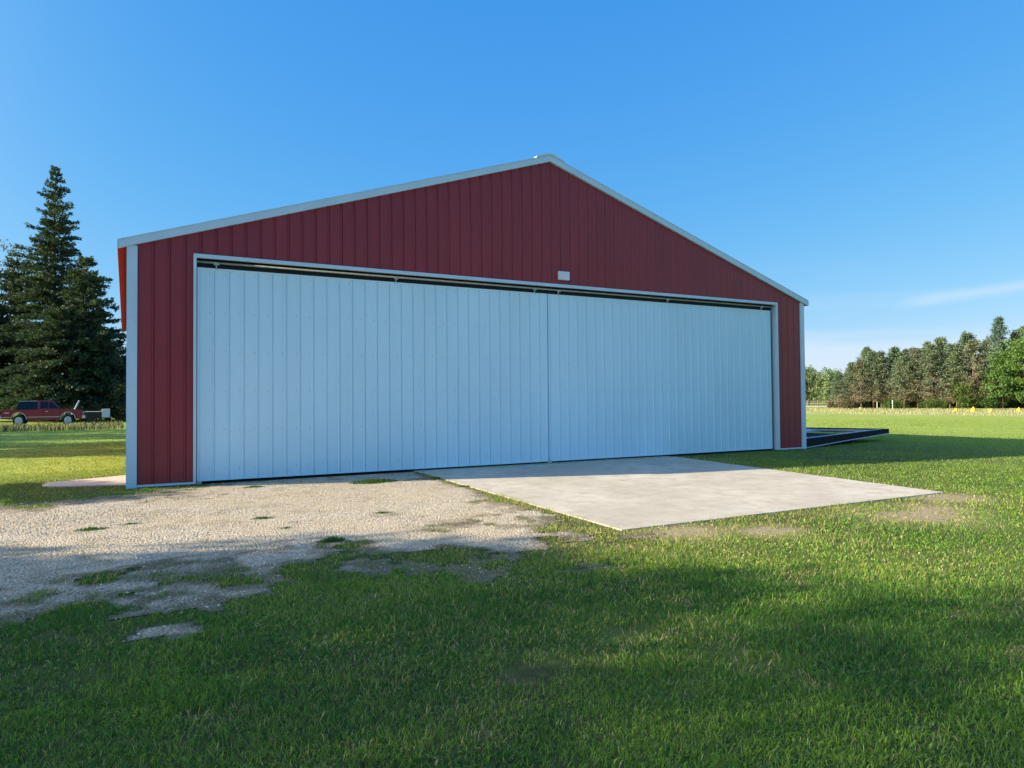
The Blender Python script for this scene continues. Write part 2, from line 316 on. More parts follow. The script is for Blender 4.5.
tag(mb.build('concrete_apron', M['concrete']), kind='structure')
mb = MB(); mb.prism([(-1.45, 1.85), (-.9, 2.15), (-.012, 2.7), (-.012, .62), (-.9, .9), (-1.30, 1.05), (-1.48, 1.4)], 2, -.1, .028, .006)
tag(mb.build('side_walk', mat('bounce_offset_walk', (.50, .52, .42), .95, .12, 6, .4, 60)), kind='structure')  # base greened to cancel the red light bounced off the side wall
# ---------------------------------------------------------------- hangar
PK = HW / 2; SL = (7.67 - 4.59) / PK
def roofz(x): return 4.59 + SL * (PK - abs(x - PK))       # underside / wall top
DL, DR, HD = 1.20, 17.60, 4.50
hg = empty('hangar', (0, 0, 0))
tag(hg, 'red steel hangar with white ribbed sliding doors and pale gable trim', 'hangar')
def rib_points(x0, x1, pitch=.282, h=.018, phase=0.0, minor=True):
    """(x, out) profile of ribbed sheet between x0 and x1"""
    pts = []
    k0 = math.floor((x0 - phase) / pitch) - 1
    for k in range(k0, k0 + int((x1 - x0) / pitch) + 4):
        c = phase + k * pitch
        pts += [(c-.022, 0), (c-.010, h), (c+.010, h), (c+.018, 0), (c+.020, -.014), (c+.030, -.014), (c+.032, 0)]
        for q in ((1/3, 2/3) if minor else ()): pts += [(c+q*pitch-.014, 0), (c+q*pitch-.008, .0035), (c+q*pitch+.008, .0035), (c+q*pitch+.014, 0)]
    P = [(a, b) for a, b in pts if x0 < a < x1]
    def at(x):
        for (a, b), (c, d) in zip(pts, pts[1:]):
            if a <= x <= c: return b + (d-b)*(x-a)/(c-a+1e-9)
        return 0
    return [(x0, at(x0))] + P + [(x1, at(x1))]
def rib_wall(name, x0, x1, z0, z1, y, m, parent, phase=0, h=.018, th=.04, screws=(), axis='x', sgn=-1, extra_x=(), dent=0, minor=True):
    P = rib_points(x0, x1, phase=phase, h=h, minor=minor)
    for e in extra_x:
        if x0 < e < x1 and all(abs(e-a) > 1e-4 for a, _ in P):
            for i in range(len(P)-1):
                if P[i][0] < e < P[i+1][0]:
                    q = (e-P[i][0])/(P[i+1][0]-P[i][0]); P.insert(i+1, (e, P[i][1]+(P[i+1][1]-P[i][1])*q)); break
    fz0 = z0 if callable(z0) else (lambda x: z0); fz1 = z1 if callable(z1) else (lambda x: z1)
    V = []; Fq = []
    n = len(P); rows = 9
    for j in range(rows):
        for a, o in P:
            zz = fz0(a) + (fz1(a) - fz0(a)) * j / (rows-1)
            w = dent * math.sin(a*2.7 + j*1.3 + math.sin(a*1.1)*2) if dent else 0
            V.append((a, y + sgn*(o + w), zz))
    for j in range(rows-1):
        for i in range(n-1): Fq.append((j*n+i, j*n+i+1, (j+1)*n+i+1, (j+1)*n+i))
    b0 = len(V)
    for zf in (fz0, fz1):
        for a, o in P: V.append((a, y - sgn*th, zf(a)))
    for i in range(n-1):
        Fq.append((b0+i+1, b0+i, b0+n+i, b0+n+i+1)); Fq.append((i+1, i, b0+i, b0+i+1)); Fq.append(((rows-1)*n+i, (rows-1)*n+i+1, b0+n+i+1, b0+n+i))
    mi = [0] * len(Fq)
    for sxp, szp in screws:
        s = .007; k = len(V); V += [(sxp-s, y-.001, szp-s), (sxp+s, y-.001, szp-s), (sxp+s, y-.001, szp+s), (sxp-s, y-.001, szp+s), (sxp-s*.5, y+sgn*.006, szp-s*.5), (sxp+s*.5, y+sgn*.006, szp-s*.5), (sxp+s*.5, y+sgn*.006, szp+s*.5), (sxp-s*.5, y+sgn*.006, szp+s*.5)]
        Fq += [(k+4, k+5, k+6, k+7), (k, k+1, k+5, k+4), (k+1, k+2, k+6, k+5), (k+2, k+3, k+7, k+6), (k+3, k, k+4, k+7)]; mi += [1]*5
    V = np.array(V)
    if axis == 'y': V = V[:, [1, 0, 2]]
    me = np_mesh(name, V, Fq, mi=mi)
    return link(name, me, [m, M['screw']], parent)
CT = .15
def scr(x0, x1, zs, phase, off=.045): 
    out = []
    k = math.ceil((x0-phase)/.282)
    while phase + k*.282 + off < x1 - .02:
        x = phase + k*.282 + off
        if x > x0 + .02: out += [(x, z + random.uniform(-.008, .008)) for z in zs]
        k += 1
    return out
front = MB()
w1 = rib_wall('front_wall', CT, DL - .07, .055, lambda x: roofz(x) + .045, 0, M['red'], hg, phase=.133, screws=scr(CT, DL-.1, (.15, .75, 1.35, 1.95, 2.55, 3.15, 3.75, 4.3), .133))
w2 = rib_wall('front_wall', DR + .09, HW - CT, .055, lambda x: roofz(x) + .045, 0, M['red'], hg, phase=.133, screws=scr(DR+.1, HW-CT, (.15, .75, 1.35, 1.95, 2.55, 3.15, 3.75, 4.3), .133))
w3 = rib_wall('gable_wall', DL - .07 + .002, DR + .09 - .002, HD + .07, lambda x: roofz(x) + .045, 0, M['red'], hg, phase=.133, extra_x=(PK,), screws=scr(DL, DR, (4.72,), .133))
rib_wall('side_wall', .035, HL - .03, .055, 4.62, .0, M['red'], hg, phase=.133, axis='y', sgn=-1)
s2 = rib_wall('side_wall', .035, HL - .03, .055, 4.62, HW, M['red'], hg, phase=.133, axis='y', sgn=1)
rib_wall('rear_wall', .0, HW, .055, lambda x: roofz(x) + .045, HL, M['red'], hg, phase=.133, sgn=1, extra_x=(PK,))
# trims
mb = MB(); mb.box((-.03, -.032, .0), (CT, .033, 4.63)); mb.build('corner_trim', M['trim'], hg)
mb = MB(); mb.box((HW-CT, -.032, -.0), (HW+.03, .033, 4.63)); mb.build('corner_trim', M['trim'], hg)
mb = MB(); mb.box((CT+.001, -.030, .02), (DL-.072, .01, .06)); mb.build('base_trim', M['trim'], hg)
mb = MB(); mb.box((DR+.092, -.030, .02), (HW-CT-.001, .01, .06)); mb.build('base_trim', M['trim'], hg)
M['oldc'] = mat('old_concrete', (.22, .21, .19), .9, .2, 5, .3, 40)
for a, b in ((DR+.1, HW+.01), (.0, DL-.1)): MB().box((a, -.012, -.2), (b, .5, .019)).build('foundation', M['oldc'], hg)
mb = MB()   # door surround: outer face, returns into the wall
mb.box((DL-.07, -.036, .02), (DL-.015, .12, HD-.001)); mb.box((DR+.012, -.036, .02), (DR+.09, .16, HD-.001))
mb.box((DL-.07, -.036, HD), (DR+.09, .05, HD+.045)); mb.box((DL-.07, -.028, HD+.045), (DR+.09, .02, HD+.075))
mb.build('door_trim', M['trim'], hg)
mb = MB(); mb.box((DL-.014, .16, HD-.30), (DR+.011, .22, HD+.1)); mb.box((DR-.10, .20, .0), (DR+.2, .24, HD-.301)); mb.box((DL-.2, .20, 0), (DL+.05, .24, HD-.301)); mb.build('gap_shade_board', M['dark'], hg)  # near-black boards paint the interior shade seen through the door gaps
# the track: a box rail with hangers and trolleys
mb = MB(); mb.tube([(DL, .085, HD-.062), (DR, .085, HD-.062)], .024, 10); mb.build('door_track', M['galv'], hg)
for hx in (1.56, 5.35, 9.01, 9.72, 13.35, 17.08):
    mb = MB(); mb.box((hx-.05, .045, HD-.115), (hx+.05, .055, HD-.06)); mb.box((hx-.012, .07, HD-.20), (hx+.012, .085, HD-.09)); mb.tube([(hx-.03, .035, HD-.09), (hx-.03, .06, HD-.09)], .018, 8); mb.tube([(hx+.03, .035, HD-.09), (hx+.03, .06, HD-.09)], .018, 8)
    mb.build('track_hanger', M['galv'], hg)
# sliding doors
DT = HD - .19
girts = [DT - .10 - .785*k for k in range(6)]
def door(x0, x1, y, ph):
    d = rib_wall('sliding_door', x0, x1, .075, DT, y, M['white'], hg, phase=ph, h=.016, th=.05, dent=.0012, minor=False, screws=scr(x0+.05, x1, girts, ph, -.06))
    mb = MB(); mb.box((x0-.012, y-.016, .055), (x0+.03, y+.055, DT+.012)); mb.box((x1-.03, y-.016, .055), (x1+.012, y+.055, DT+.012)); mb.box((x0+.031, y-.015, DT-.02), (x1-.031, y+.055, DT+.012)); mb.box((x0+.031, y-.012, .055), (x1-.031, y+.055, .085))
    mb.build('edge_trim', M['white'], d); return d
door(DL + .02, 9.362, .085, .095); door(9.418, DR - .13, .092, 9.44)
mb = MB(); mb.box((9.33, .03, .0), (9.45, .075, .075), .005); mb.build('door_guide', M['galv'], hg)
mb = MB(); mb.box((DL, .02, .0), (DL+.09, .075, .06), .005); mb.build('door_guide', M['galv'], hg)
mb = MB(); mb.box((DL-.01, .12, -.1), (DR, .3, .012)); mb.build('gap_shade_sill', M['dark'], hg)  # near-black colour stands in for shade under the doors
# roof and rake boards
EX = .18
def slab(x0, z0, x1, z1, y0, y1, th): return [(x0, z0), (x1, z1), (x1, z1+th), (x0, z0+th)]
def rz(x, o): return 4.59 + SL*(PK - abs(x-PK)) + o
mb = MB(); mb.prism([(-EX+.004, rz(-EX, .065)), (PK, rz(PK, .065)), (HW+EX-.004, rz(HW+EX, .065)), (HW+EX-.004, rz(HW+EX, .16)), (PK, rz(PK, .16)), (-EX+.004, rz(-EX, .16))], 1, .0, HL+.05); mb.build('roof', M['trim'], hg)
for s in (-1, 1):
    xe = -EX if s < 0 else HW+EX; xi = -.05 if s < 0 else HW+.05
    MB().prism([(xe, rz(xe, .04)), (xi, rz(xi, .04)), (xi, rz(xi, .062)), (xe, rz(xe, .062))], 1, .002, HL+.04).build('soffit', M['red'], hg)
    mb = MB(); mb.prism([(xe, rz(xe, .018)), (PK, rz(PK, .018)), (PK, rz(PK, .175)), (xe, rz(xe, .175))], 1, -.075, -.001)
    mb.prism([(xe, rz(xe, .176)), (PK, rz(PK, .176)), (PK, rz(PK, .186)), (xe, rz(xe, .186))], 1, -.085, .10)
    mb.build('rake_trim', M['trim'], hg)
    mb = MB(); mb.box((xe-.008 if s < 0 else xe+.001, -.085, rz(xe, .018)), (xe-.001 if s < 0 else xe+.008, HL+.05, rz(xe, .18))); mb.build('eave_trim', M['trim'], hg)
mb = MB(); mb.prism([(PK-.42, rz(PK-.42, .188)), (PK-.40, rz(PK-.4, .225)), (PK-.08, rz(PK, .215)), (PK+.08, rz(PK, .215)), (PK+.40, rz(PK+.4, .225)), (PK+.42, rz(PK+.42, .188)), (PK, rz(PK, .188))], 1, -.095, HL+.06); mb.build('ridge_cap', M['trim'], hg)
mb = MB(); mb.box((9.65, -.075, 4.685), (9.98, -.012, 4.905), .006); mb.box((9.67, -.079, 4.70), (9.96, -.0755, 4.89)); mb.build('gable_box', mat('pale_plate', (.70, .74, .76), .5, .05, 8), hg)  # plain pale box on the gable, use unknown
# ---------------------------------------------------------------- flat deck beside the hangar
dk = empty('flat_deck_trailer', (22.5, 2.5, 0))
tag(dk, 'low black framed flat deck on wheels in the shade beside the right wall', 'trailer')
M['blk'] = mat('black_steel', (.010, .010, .012), .75, .3, 8, spec=.2); M['pale'] = mat('pale_aluminium', (.62, .68, .74), .5, .1, 5, metal=.1); M['rub'] = mat('rubber', (.02, .02, .02), .85)
A_ = Vector((19.0, .10, 0)); T_ = Vector((24.9, 1.15, 0)); B_ = Vector((23.7, 5.6, 0)); C_ = A_ + (B_ - T_)
def beam(p, q, z0a, z1a, z0b, z1b, w):
    mb = MB(); d = (q-p).normalized(); n = Vector((-d.y, d.x, 0)) * w
    v = [mb.bm.verts.new(c - Vector((22.5, 2.5, 0))) for c in (p+Vector((0,0,z0a)), q+Vector((0,0,z0b)), q+n+Vector((0,0,z0b)), p+n+Vector((0,0,z0a)), p+Vector((0,0,z1a)), q+Vector((0,0,z1b)), q+n+Vector((0,0,z1b)), p+n+Vector((0,0,z1a)))]
    fs = [mb._f([v[i] for i in k]) for k in ((3,2,1,0),(4,5,6,7),(0,1,5,4),(1,2,6,5),(2,3,7,6),(3,0,4,7))]; bmesh.ops.recalc_face_normals(mb.bm, faces=fs); return mb
beam(A_, T_, .03, .30, .29, .44, .10).build('side_rail', M['blk'], dk)
o_ = (T_-A_).normalized(); nn = Vector((o_.y, -o_.x, 0))
beam(A_+nn*.02, T_+nn*.02, .012, .035, .268, .288, .05).build('rail_lip', M['pale'], dk)
beam(T_, B_, .29, .44, .26, .42, .10).build('side_rail', M['blk'], dk)
beam(B_, C_, .26, .42, .14, .33, .10).build('side_rail', M['blk'], dk)
dn = (B_-T_).normalized()
beam(A_+dn*.12, T_+dn*.12-o_*.35, .22, .312, .34, .442, .07).build('deck_beam', M['pale'], dk)
beam(B_-dn*1.4-o_*.1, C_-dn*1.4, .30, .36, .22, .28, .8).build('deck_beam', M['pale'], dk)
beam(T_-o_*.55+dn*.3, B_-o_*.55-dn*.3, .34, .41, .32, .39, .12).build('deck_beam', M['pale'], dk)
mb = MB(); mb.bm.verts.new; vv = [(p - Vector((22.5, 2.5, 0))) for p in (A_+dn*.25, T_+dn*.25-o_*.2, B_-dn*.15-o_*.2, C_-dn*.15)]
mb.prism([(p.x, p.y) for p in vv], 2, .19, .21); mb.build('deck', M['blk'], dk)
mb = MB(); p = A_ + o_*.6 + dn*.9 - Vector((22.5, 2.5, 0)); mb.prism([(p.x-.2, p.y-.3), (p.x+1.1, p.y+.1), (p.x+1.0, p.y+.9), (p.x-.2, p.y+.6)], 2, .212, .275, .01); mb.build('deck_panel', M['pale'], dk)
for q in (3.3, 3.75):
    p = A_ + o_*q + dn*.35 - Vector((22.5, 2.5, 0)); mb = MB(); mb.tube([p+Vector((0,0,.15))-Vector((-.0,.09,0)), p+Vector((0,0,.15))+Vector((0,.09,0))], .15, 18); mb.build('wheel', M['rub'], dk)
# ---------------------------------------------------------------- grass
def blades(name, px, py, hgt, wid, col, lean=.45, curve=True):
    n = len(px); th = rng.random(n)*2*np.pi; ph = rng.random(n)*2*np.pi; z0 = gz(px, py) - .004
    ln = rng.random(n)**.7*lean*hgt; dx, dy = np.cos(ph)*ln, np.sin(ph)*ln; wx, wy = np.cos(th)*wid/2, np.sin(th)*wid/2
    v0 = np.stack([px-wx, py-wy, z0], -1); v1 = np.stack([px+wx, py+wy, z0], -1)
    mx_, my_ = px+dx*.35, py+dy*.35; zm = z0+hgt*.6
    v2 = np.stack([mx_+wx*.75, my_+wy*.75, zm], -1); v3 = np.stack([mx_-wx*.75, my_-wy*.75, zm], -1)
    v4 = np.stack([px+dx, py+dy, z0+hgt*np.sqrt(np.clip(1-(ln/hgt)**2*.5, .2, 1))], -1)
    V = np.stack([v0, v1, v2, v3, v4], 1).reshape(-1, 3); b = np.arange(n)*5
    F = np.concatenate([np.stack([b, b+1, b+2], -1), np.stack([b, b+2, b+3], -1), np.stack([b+3, b+2, b+4], -1)])
    return np_mesh(name, V, F, np.repeat(col, 5, 0))
def allowed(x, y):
    ok = (sdf(CON, x, y) > (.015 - .22*np.clip(fbm(x, y, .35, 4)-.42, 0, 1)*(y < -1))) & ~((x > -.03) & (x < HW+.03) & (y > -.02) & (y < HL)) & (sdf([(-1.48, 1.8), (-.9, 2.15), (0, 2.7), (0, .62), (-1.3, 1.0)], x, y) > 0)
    return ok & ~((x > DL) & (x < 5.8) & (y > -.05) & (y < .1))
def grass_cols(x, y, n):
    g1 = np.array([.085, .215, .03]); g2 = np.array([.22, .36, .045]); g3 = np.array([.52, .44, .23]); g4 = np.array([.04, .12, .025])
    a = np.clip(fbm(x, y, 1.4, 5)*2.6-.85 + np.clip((x-3)/10, -.15, .3) + rng.normal(0, .25, n), 0, 1)[:, None]
    c = g1*(1-a) + g2*a
    e = (rng.random(n) < .18)[:, None]; c = np.where(e, g4, c)
    dr = dryness(x, y); far = np.maximum(np.clip((x-8)/20, 0, 1), np.clip((y-1.5)/3, 0, 1)*(x < 1)*1.4)  # left lawn blades painted lighter to look sunlit and backlit
    dist = np.clip((np.hypot(x-CAM[0], y-CAM[1])-9)/14, 0, 1)
    c = c*(1-far[:, None]*.6) + np.array([.29, .38, .06])*far[:, None]*.6
    k = (rng.random(n) < (.03 + .55*dr**1.8 + .5*np.clip(fbm(x+50, y, .5, 4)*4-2.55, 0, 1)))[:, None]; c = np.where(k, g3*(.6+.5*rng.random((n, 1))), c)
    yl = (rng.random(n) < .35*dr)[:, None]; c = np.where(yl, np.array([.36, .36, .09]), c)
    mc = np.array([.19, .30, .045]); c = c*(1-.45*dist[:, None]) + mc*.45*dist[:, None]
    return c * (1 + (rng.random((n, 1))-.45)*(.8-.5*dist[:, None]))
PX, PY, PH, PW = [], [], [], []
for r0, r1, dens, amin, amax, w, h in ((1.6, 4.5, 10500, -42, 42, .0042, .047), (4.5, 7.5, 5200, -42, 42, .0056, .046), (7.5, 12, 2200, -42, 42, .0072, .045), (12, 20, 800, -44, 42, .012, .042), (20, 34, 220, -44, 42, .020, .036), (34, 60, 45, -44, 42, .035, .034)):
    area = (r1*r1-r0*r0)*math.pi*(amax-amin)/360; n = int(area*dens)
    rr = np.sqrt(rng.random(n)*(r1*r1-r0*r0)+r0*r0); aa = R(28.63) + np.radians(rng.random(n)*(amax-amin)+amin)
    x = CAM[0] + rr*np.sin(aa); y = CAM[1] + rr*np.cos(aa)
    # clumping
    g = gravel_amount(x, y); dn_ = np.clip(.1 + 1.5*fbm(x, y, .30, 4), .12, 1) * np.where(x > 22, 1, np.clip(1.5 - 1.6*np.clip(fbm(x+50, y, .5, 4)*4-2.4, 0, 1), .25, 1))
    keep = allowed(x, y) & (rng.random(n) < dn_*(1-.9*np.clip(bare(x, y)*1.8-.5, 0, 1))*np.clip(1-g*1.12, 0, 1)**2.0*np.where(g > .08, np.clip((fbm(x+7, y-3, .17, 4)-.33)*4.5, .04, 1.2), 1))
    keep &= ~((np.abs(sdf(CON, x, y)) < .5) & (rng.random(n) < .35) & (y < -7)); keep &= (x < 62)
    x, y = x[keep], y[keep]; n = len(x)
    hh = h*(.5 + .75*rng.random(n)+.5*(rng.random(n) < .04))*(.55+.9*fbm(x+9, y, .8, 3))
    hh = hh*(1-.45*np.clip(g[keep]*2, 0, 1)); cl = (fbm(x-60, y+9, .45, 3) > .60) & (rng.random(n) < .5) & (r0 < 12); hh = np.where(cl, hh*.55, hh); wm = np.where(cl, 2.3, 1.0)
    PX.append(x); PY.append(y); PH.append(hh); PW.append(w*wm*(.6+.8*rng.random(n)))
x = np.concatenate(PX); y = np.concatenate(PY); h = np.concatenate(PH); w = np.concatenate(PW)
print('blades', len(x))
tag(link('grass', blades('grass', x, y, h, w, grass_cols(x, y, len(x)), 1.45), M['grass']), 'short mown grass covering the lawn in front of the hangar', 'grass', kind='stuff')
# tall weeds in front of the pickup
n = 9000; x = rng.uniform(-26, -.2, n); y = rng.uniform(37, 46.5, n); tl = rng.random(n)
c = np.where((rng.random(n) < .45)[:, None], np.array([.26, .25, .16]), np.array([.07, .10, .04])) * (.7+.6*rng.random((n, 1)))
tag(link('tall_grass', blades('tall_grass', x, y, .22+.40*tl*fbm(x, y, 2, 3), .035+.03*rng.random(n), c, .5), M['grass']), 'rough pale-tipped weeds along the far edge of the left lawn', 'tall grass', kind='stuff')
n = 26000; x = 64+rng.random(n)**1.3*34; y = -10+rng.random(n)*110
c = np.where((rng.random(n) < .45)[:, None], np.array([.46, .42, .24]), np.array([.34, .38, .15])) * (.7+.6*rng.random((n, 1)))
tag(link('tall_grass', blades('tall_grass', x, y, .08+.16*rng.random(n), .03+.04*rng.random(n), c, .5), M['grass']), 'tan unmown grass strip beyond the bright mown field', 'tall grass', kind='stuff')
# loose stones
n = 90000; x = rng.uniform(-4, 6.2, n); y = rng.uniform(-10.3, -.05, n); g = gravel_amount(x, y)
kp = (rng.random(n) < g**1.5*(.35+.8*fbm(x, y, 1.0, 3))) & (sdf(CON, x, y) > -.03) & (y < -.05); x, y = x[kp], y[kp]; n = len(x)
s = .004 + .010*rng.random(n)**2.5; base = np.array([(1,0,0),(-1,0,0),(0,1,0),(0,-1,0),(0,0,1),(0,0,-1)], float)
V = base[None]*(1+.5*(rng.random((n, 6, 1))-.5))*s[:, None, None]*np.array([1.2, 1, .7]); a = rng.random(n)*6.28; ca, sa = np.cos(a)[:, None], np.sin(a)[:, None]
V = np.stack([V[..., 0]*ca-V[..., 1]*sa + x[:, None], V[..., 0]*sa+V[..., 1]*ca + y[:, None], V[..., 2]+(gz(x, y)+.008)[:, None]], -1).reshape(-1, 3)
fb = np.array([(0,2,4),(2,1,4),(1,3,4),(3,0,4),(2,0,5),(1,2,5),(3,1,5),(0,3,5)]); F = (np.arange(n)*6)[:, None, None] + fb[None]
cc = (np.array([.60, .53, .42])[None]*(.45+.85*rng.random((n, 1)))*np.array([1, 1, 1])[None]).clip(0, .8)
tag(link('loose_stones', np_mesh('loose_stones', V, F.reshape(-1, 3), np.repeat(cc, 6, 0)), M['stone']), 'loose pale stones scattered over the gravel drive', 'gravel', kind='stuff')
# weeds
def weed(x, y, rad, hgt, n, label, col=(.06, .13, .025)):
    a = rng.random(n)*6.28; r = rad*rng.random(n)**.7; px, py = np.cos(a)*r, np.sin(a)*r*.6
    c = np.array(col)[None]*(.6+.8*rng.random((n, 1))); th = rng.random(n)*6.28
    me = blades('weed_tuft', px+x, py+y, hgt*(.4+.8*rng.random(n))*(1.1-r/rad*.6), .008+.012*rng.random(n), c, 1.0)
    v = np.empty(len(me.vertices)*3, np.float32); me.vertices.foreach_get('co', v); v = v.reshape(-1, 3); v -= (x, y, 0); me.vertices.foreach_set('co', v.ravel()); me.update()
    tag(link('weed_tuft', me, M['grass'], loc=(x, y, 0)), label, 'weed', 'weeds growing in the gravel')
for a in ((-.41, -4.73, .20, .05, 340, 'leftmost low green weed clump in the sunlit gravel'), (.02, -4.55, .17, .035, 220, 'thin flat weed patch just right of the leftmost clump in the gravel'),
          (1.62, -5.0, .17, .045, 260, 'small dark weed clump halfway to the door in the gravel'), (2.05, -7.1, .17, .07, 420, 'brightest leafy weed clump at the edge of the shade in the gravel'),
          (1.75, -5.95, .15, .035, 160, 'faint brownish weed patch near the middle of the gravel'), (3.2, -5.4, .15, .035, 200, 'small weed patch in the gravel nearest the concrete apron'),
          (4.3, -1.55, .5, .08, 1300, 'wide low green weeds at the foot of the white door'), (2.1, -1.1, .22, .05, 260, 'sparse weeds in shade beside the left door edge')):
    weed(*a)
for k, (x, y) in enumerate(((5.62, -1.6), (5.50, -3.2))):
    weed(x, y, .16, .05, 240, ('weeds at the apron edge nearest the white door', 'weeds at the apron edge a few steps out from the door')[k], (.12, .15, .035))
# ---------------------------------------------------------------- trees
def sprays(name, P, D, L, W, col):
    """leaf cards: centre-base P, direction D, length L, width W; two crossed-free triangles each"""
    n = len(P); D = D/np.linalg.norm(D, axis=1, keepdims=True); U = rng.normal(size=(n, 3)); S = np.cross(D, U); S /= np.linalg.norm(S, axis=1, keepdims=True)+1e-9
    tip = P + D*L[:, None]; mid = P + D*L[:, None]*.45; sw = S*W[:, None]/2
    V = np.stack([P, mid+sw, tip, mid-sw], 1).reshape(-1, 3); b = np.arange(n)*4
    return np_mesh(name, V, np.stack([b, b+1, b+2, b+3], -1), np.repeat(col, 4, 0))
def trunk_mesh(h, r, bend=.2, extra=(), n=8):
    mb = MB(); k = 7; pts = [(bend*math.sin(i*1.1)*i/k, bend*math.cos(i*.9)*i/k-bend*0, h*i/(k-1)) for i in range(k)]; pts[0] = (0, 0, -.15)
    mb.tube(pts, [r*(1-.88*i/(k-1))*(1.25 if i == 0 else 1) for i in range(k)], n)
    for p, q, rr in extra: mb.tube([p, ((p[0]+q[0])/2, (p[1]+q[1])/2, (p[2]+q[2])/2 + .1), q], [rr, rr*.7, rr*.25], 5)
    return mb
def spruce(h, rad, seed, col, col2, dens=1.0, base=.06, ragged=.35, ls=.34, shape=.9):
    g = np.random.default_rng(seed); P = []; D = []; L = []; limbs = []
    z = h*base
    while z < h*.985:
        f = (z/h-base)/(1-base); rr = rad*((1-f)**shape)*(.82+.36*math.sin(z*1.9+seed)**2)
        nb = int(10 + 5*(1-f)); a0 = g.random()*6.28
        for k in range(nb):
            zb = min(h*.99, max(h*base, z + g.normal(0, .30)*min(1, (h-z)/4))); a = a0 + k*6.28/nb + g.normal(0, .3); ln = rr*(1-ragged*g.random()**.9)*(1.0+(.30 if g.random() < .15 else 0)) + .18
            up = .10 + .35*f; m = max(8, int(ln*64*dens)); q = g.random(m)**.65
            dz = ln*(up*q - (.55-.45*f)*q**2*.55) ; side = g.normal(0, .11, m)*ln*(1-q*.5)*.9
            zz = zb + dz + g.normal(0, .10, m) - g.random(m)*.30*q*(1-f)
            x = np.cos(a)*ln*q - np.sin(a)*side; y = np.sin(a)*ln*q + np.cos(a)*side
            P.append(np.stack([x, y, zz], -1)); dd = np.stack([np.cos(a)+g.normal(0, .6, m), np.sin(a)+g.normal(0, .6, m), g.normal(-.08+.5*f, .35, m)], -1); D.append(dd); L.append(ls*1.15*(.55+.7*g.random(m))*(1-.35*f))
            if k % 2 == 0: limbs.append(((0, 0, zb), (np.cos(a)*ln*.8, np.sin(a)*ln*.8, zb+ln*.8*up*.6), .02+.012*ln))
        z += .42 + .30*g.random() + .30*(1-f)
    P = np.concatenate(P); D = np.concatenate(D); L = np.concatenate(L); n = len(P)
    t_ = np.clip(g.normal(.4, .35, n), 0, 1)[:, None]; c = (np.array(col)*(1-t_)+np.array(col2)*t_)*(.75+.5*g.random((n, 1)))
    return P, D, L, L*.5, c, limbs
def put_tree(name, label, cat, loc, data, tr_h, tr_r, mat_leaf, bark, group=None, n=8):
    P, D, L, W, c, limbs = data
    root = empty(name, loc); tag(root, label, cat, group)
    trunk_mesh(tr_h, tr_r, .12, limbs, n).build('trunk', bark, root)
    link('crown', sprays('crown', P, D, L, W, c), mat_leaf, root); return root
def broad(h, rad, seed, cols, nclump=60, per=120, base=.25, ls=.16, squash=1.0, clr=.16, inner=.45):
    """broadleaf: leaf clumps on limb ends"""
    g = np.random.default_rng(seed); cz = h*(base+1)/2; hz = h*(1-base)/2*squash; P = []; D = []; limbs = []; C = []
    for k in range(nclump):
        v = g.normal(size=3); v /= np.linalg.norm(v); q = inner+(1-inner)*g.random()**.5; wob = 1+.18*math.sin(3*math.atan2(v[1], v[0])+seed)
        cx, cy, cc = v[0]*rad*q*wob, v[1]*rad*q*wob, cz+v[2]*hz*q; cr_ = rad*clr*(.6+.9*g.random())*1.5
        u = g.normal(size=(per, 3)); u /= np.linalg.norm(u, axis=1, keepdims=True); rr = cr_*g.random(per)**.5
        P.append(np.stack([cx, cy, cc]) + u*rr[:, None]*np.array([1.15, 1.15, .75])); D.append(u+g.normal(0, .7, (per, 3))+np.array([0, 0, -.2])); C.append(np.full((per, 1), g.random()))
        if k % 2 == 0: limbs.append(((0, 0, max(h*.12, min(cc-.8, h*base+.25*(cc-h*base)))), (cx, cy, cc), .012*h/2*.45))
    P = np.concatenate(P); D = np.concatenate(D); C = np.concatenate(C); n = len(P); L = ls*(.6+.8*g.random(n)); a, b = np.array(cols[0]), np.array(cols[1])
    t_ = np.clip(C*.7+g.random((n, 1))*.4-.05, 0, 1); c = (a*(1-t_)+b*t_)*(.8+.4*g.random((n, 1))); return P, D, L, L*.75, c, limbs
def pine(h, rad, seed, green, brown, nb=70, deadz=.55):
    """open plantation pine: brownish bare lower limbs, tufted grey-green top"""
    g = np.random.default_rng(seed); P = []; D = []; limbs = []; K = []
    for k in range(nb):
        f = .08 + .9*(k+g.random())/nb; z = h*f; a = g.random()*6.28
        rr = rad*(1.0 if f < .42 else (1-(f-.42)/.60)**.85)*(.40+.72*g.random()); up = .25+.3*g.random(); m = int(26+30*g.random())
        q = .35+.65*g.random(m)**.7; x = np.cos(a)*rr*q+g.normal(0, .16, m); y = np.sin(a)*rr*q+g.normal(0, .16, m); zz = z+up*rr*q+g.normal(0, .13, m)
        P.append(np.stack([x, y, zz], -1)); D.append(np.stack([np.cos(a)+g.normal(0, .9, m), np.sin(a)+g.normal(0, .9, m), g.normal(.35, .6, m)], -1))
        dead = np.clip((deadz-f)*3+.35+g.normal(0, .2), 0, 1); K.append(np.full((m, 1), dead))
        limbs.append(((0, 0, z), (np.cos(a)*rr, np.sin(a)*rr, z+up*rr), .03))
    P = np.concatenate(P); D = np.concatenate(D); K = np.concatenate(K); n = len(P); L = .24*(.6+.8*g.random(n))
    kk = (g.random((n, 1)) < K*.8); c = np.where(kk, np.array(brown), np.array(green))*(.65+.7*g.random((n, 1))); return P, D, L, L*np.where(kk[:, 0], .22, .45), c, limbs
def gp(px, d):
    p = pix(px, 400, d); return (p[0], p[1], 0)
SP, SP2 = (.034, .066, .050), (.10, .145, .065)
TG = 'dark evergreens standing behind the red pickup'
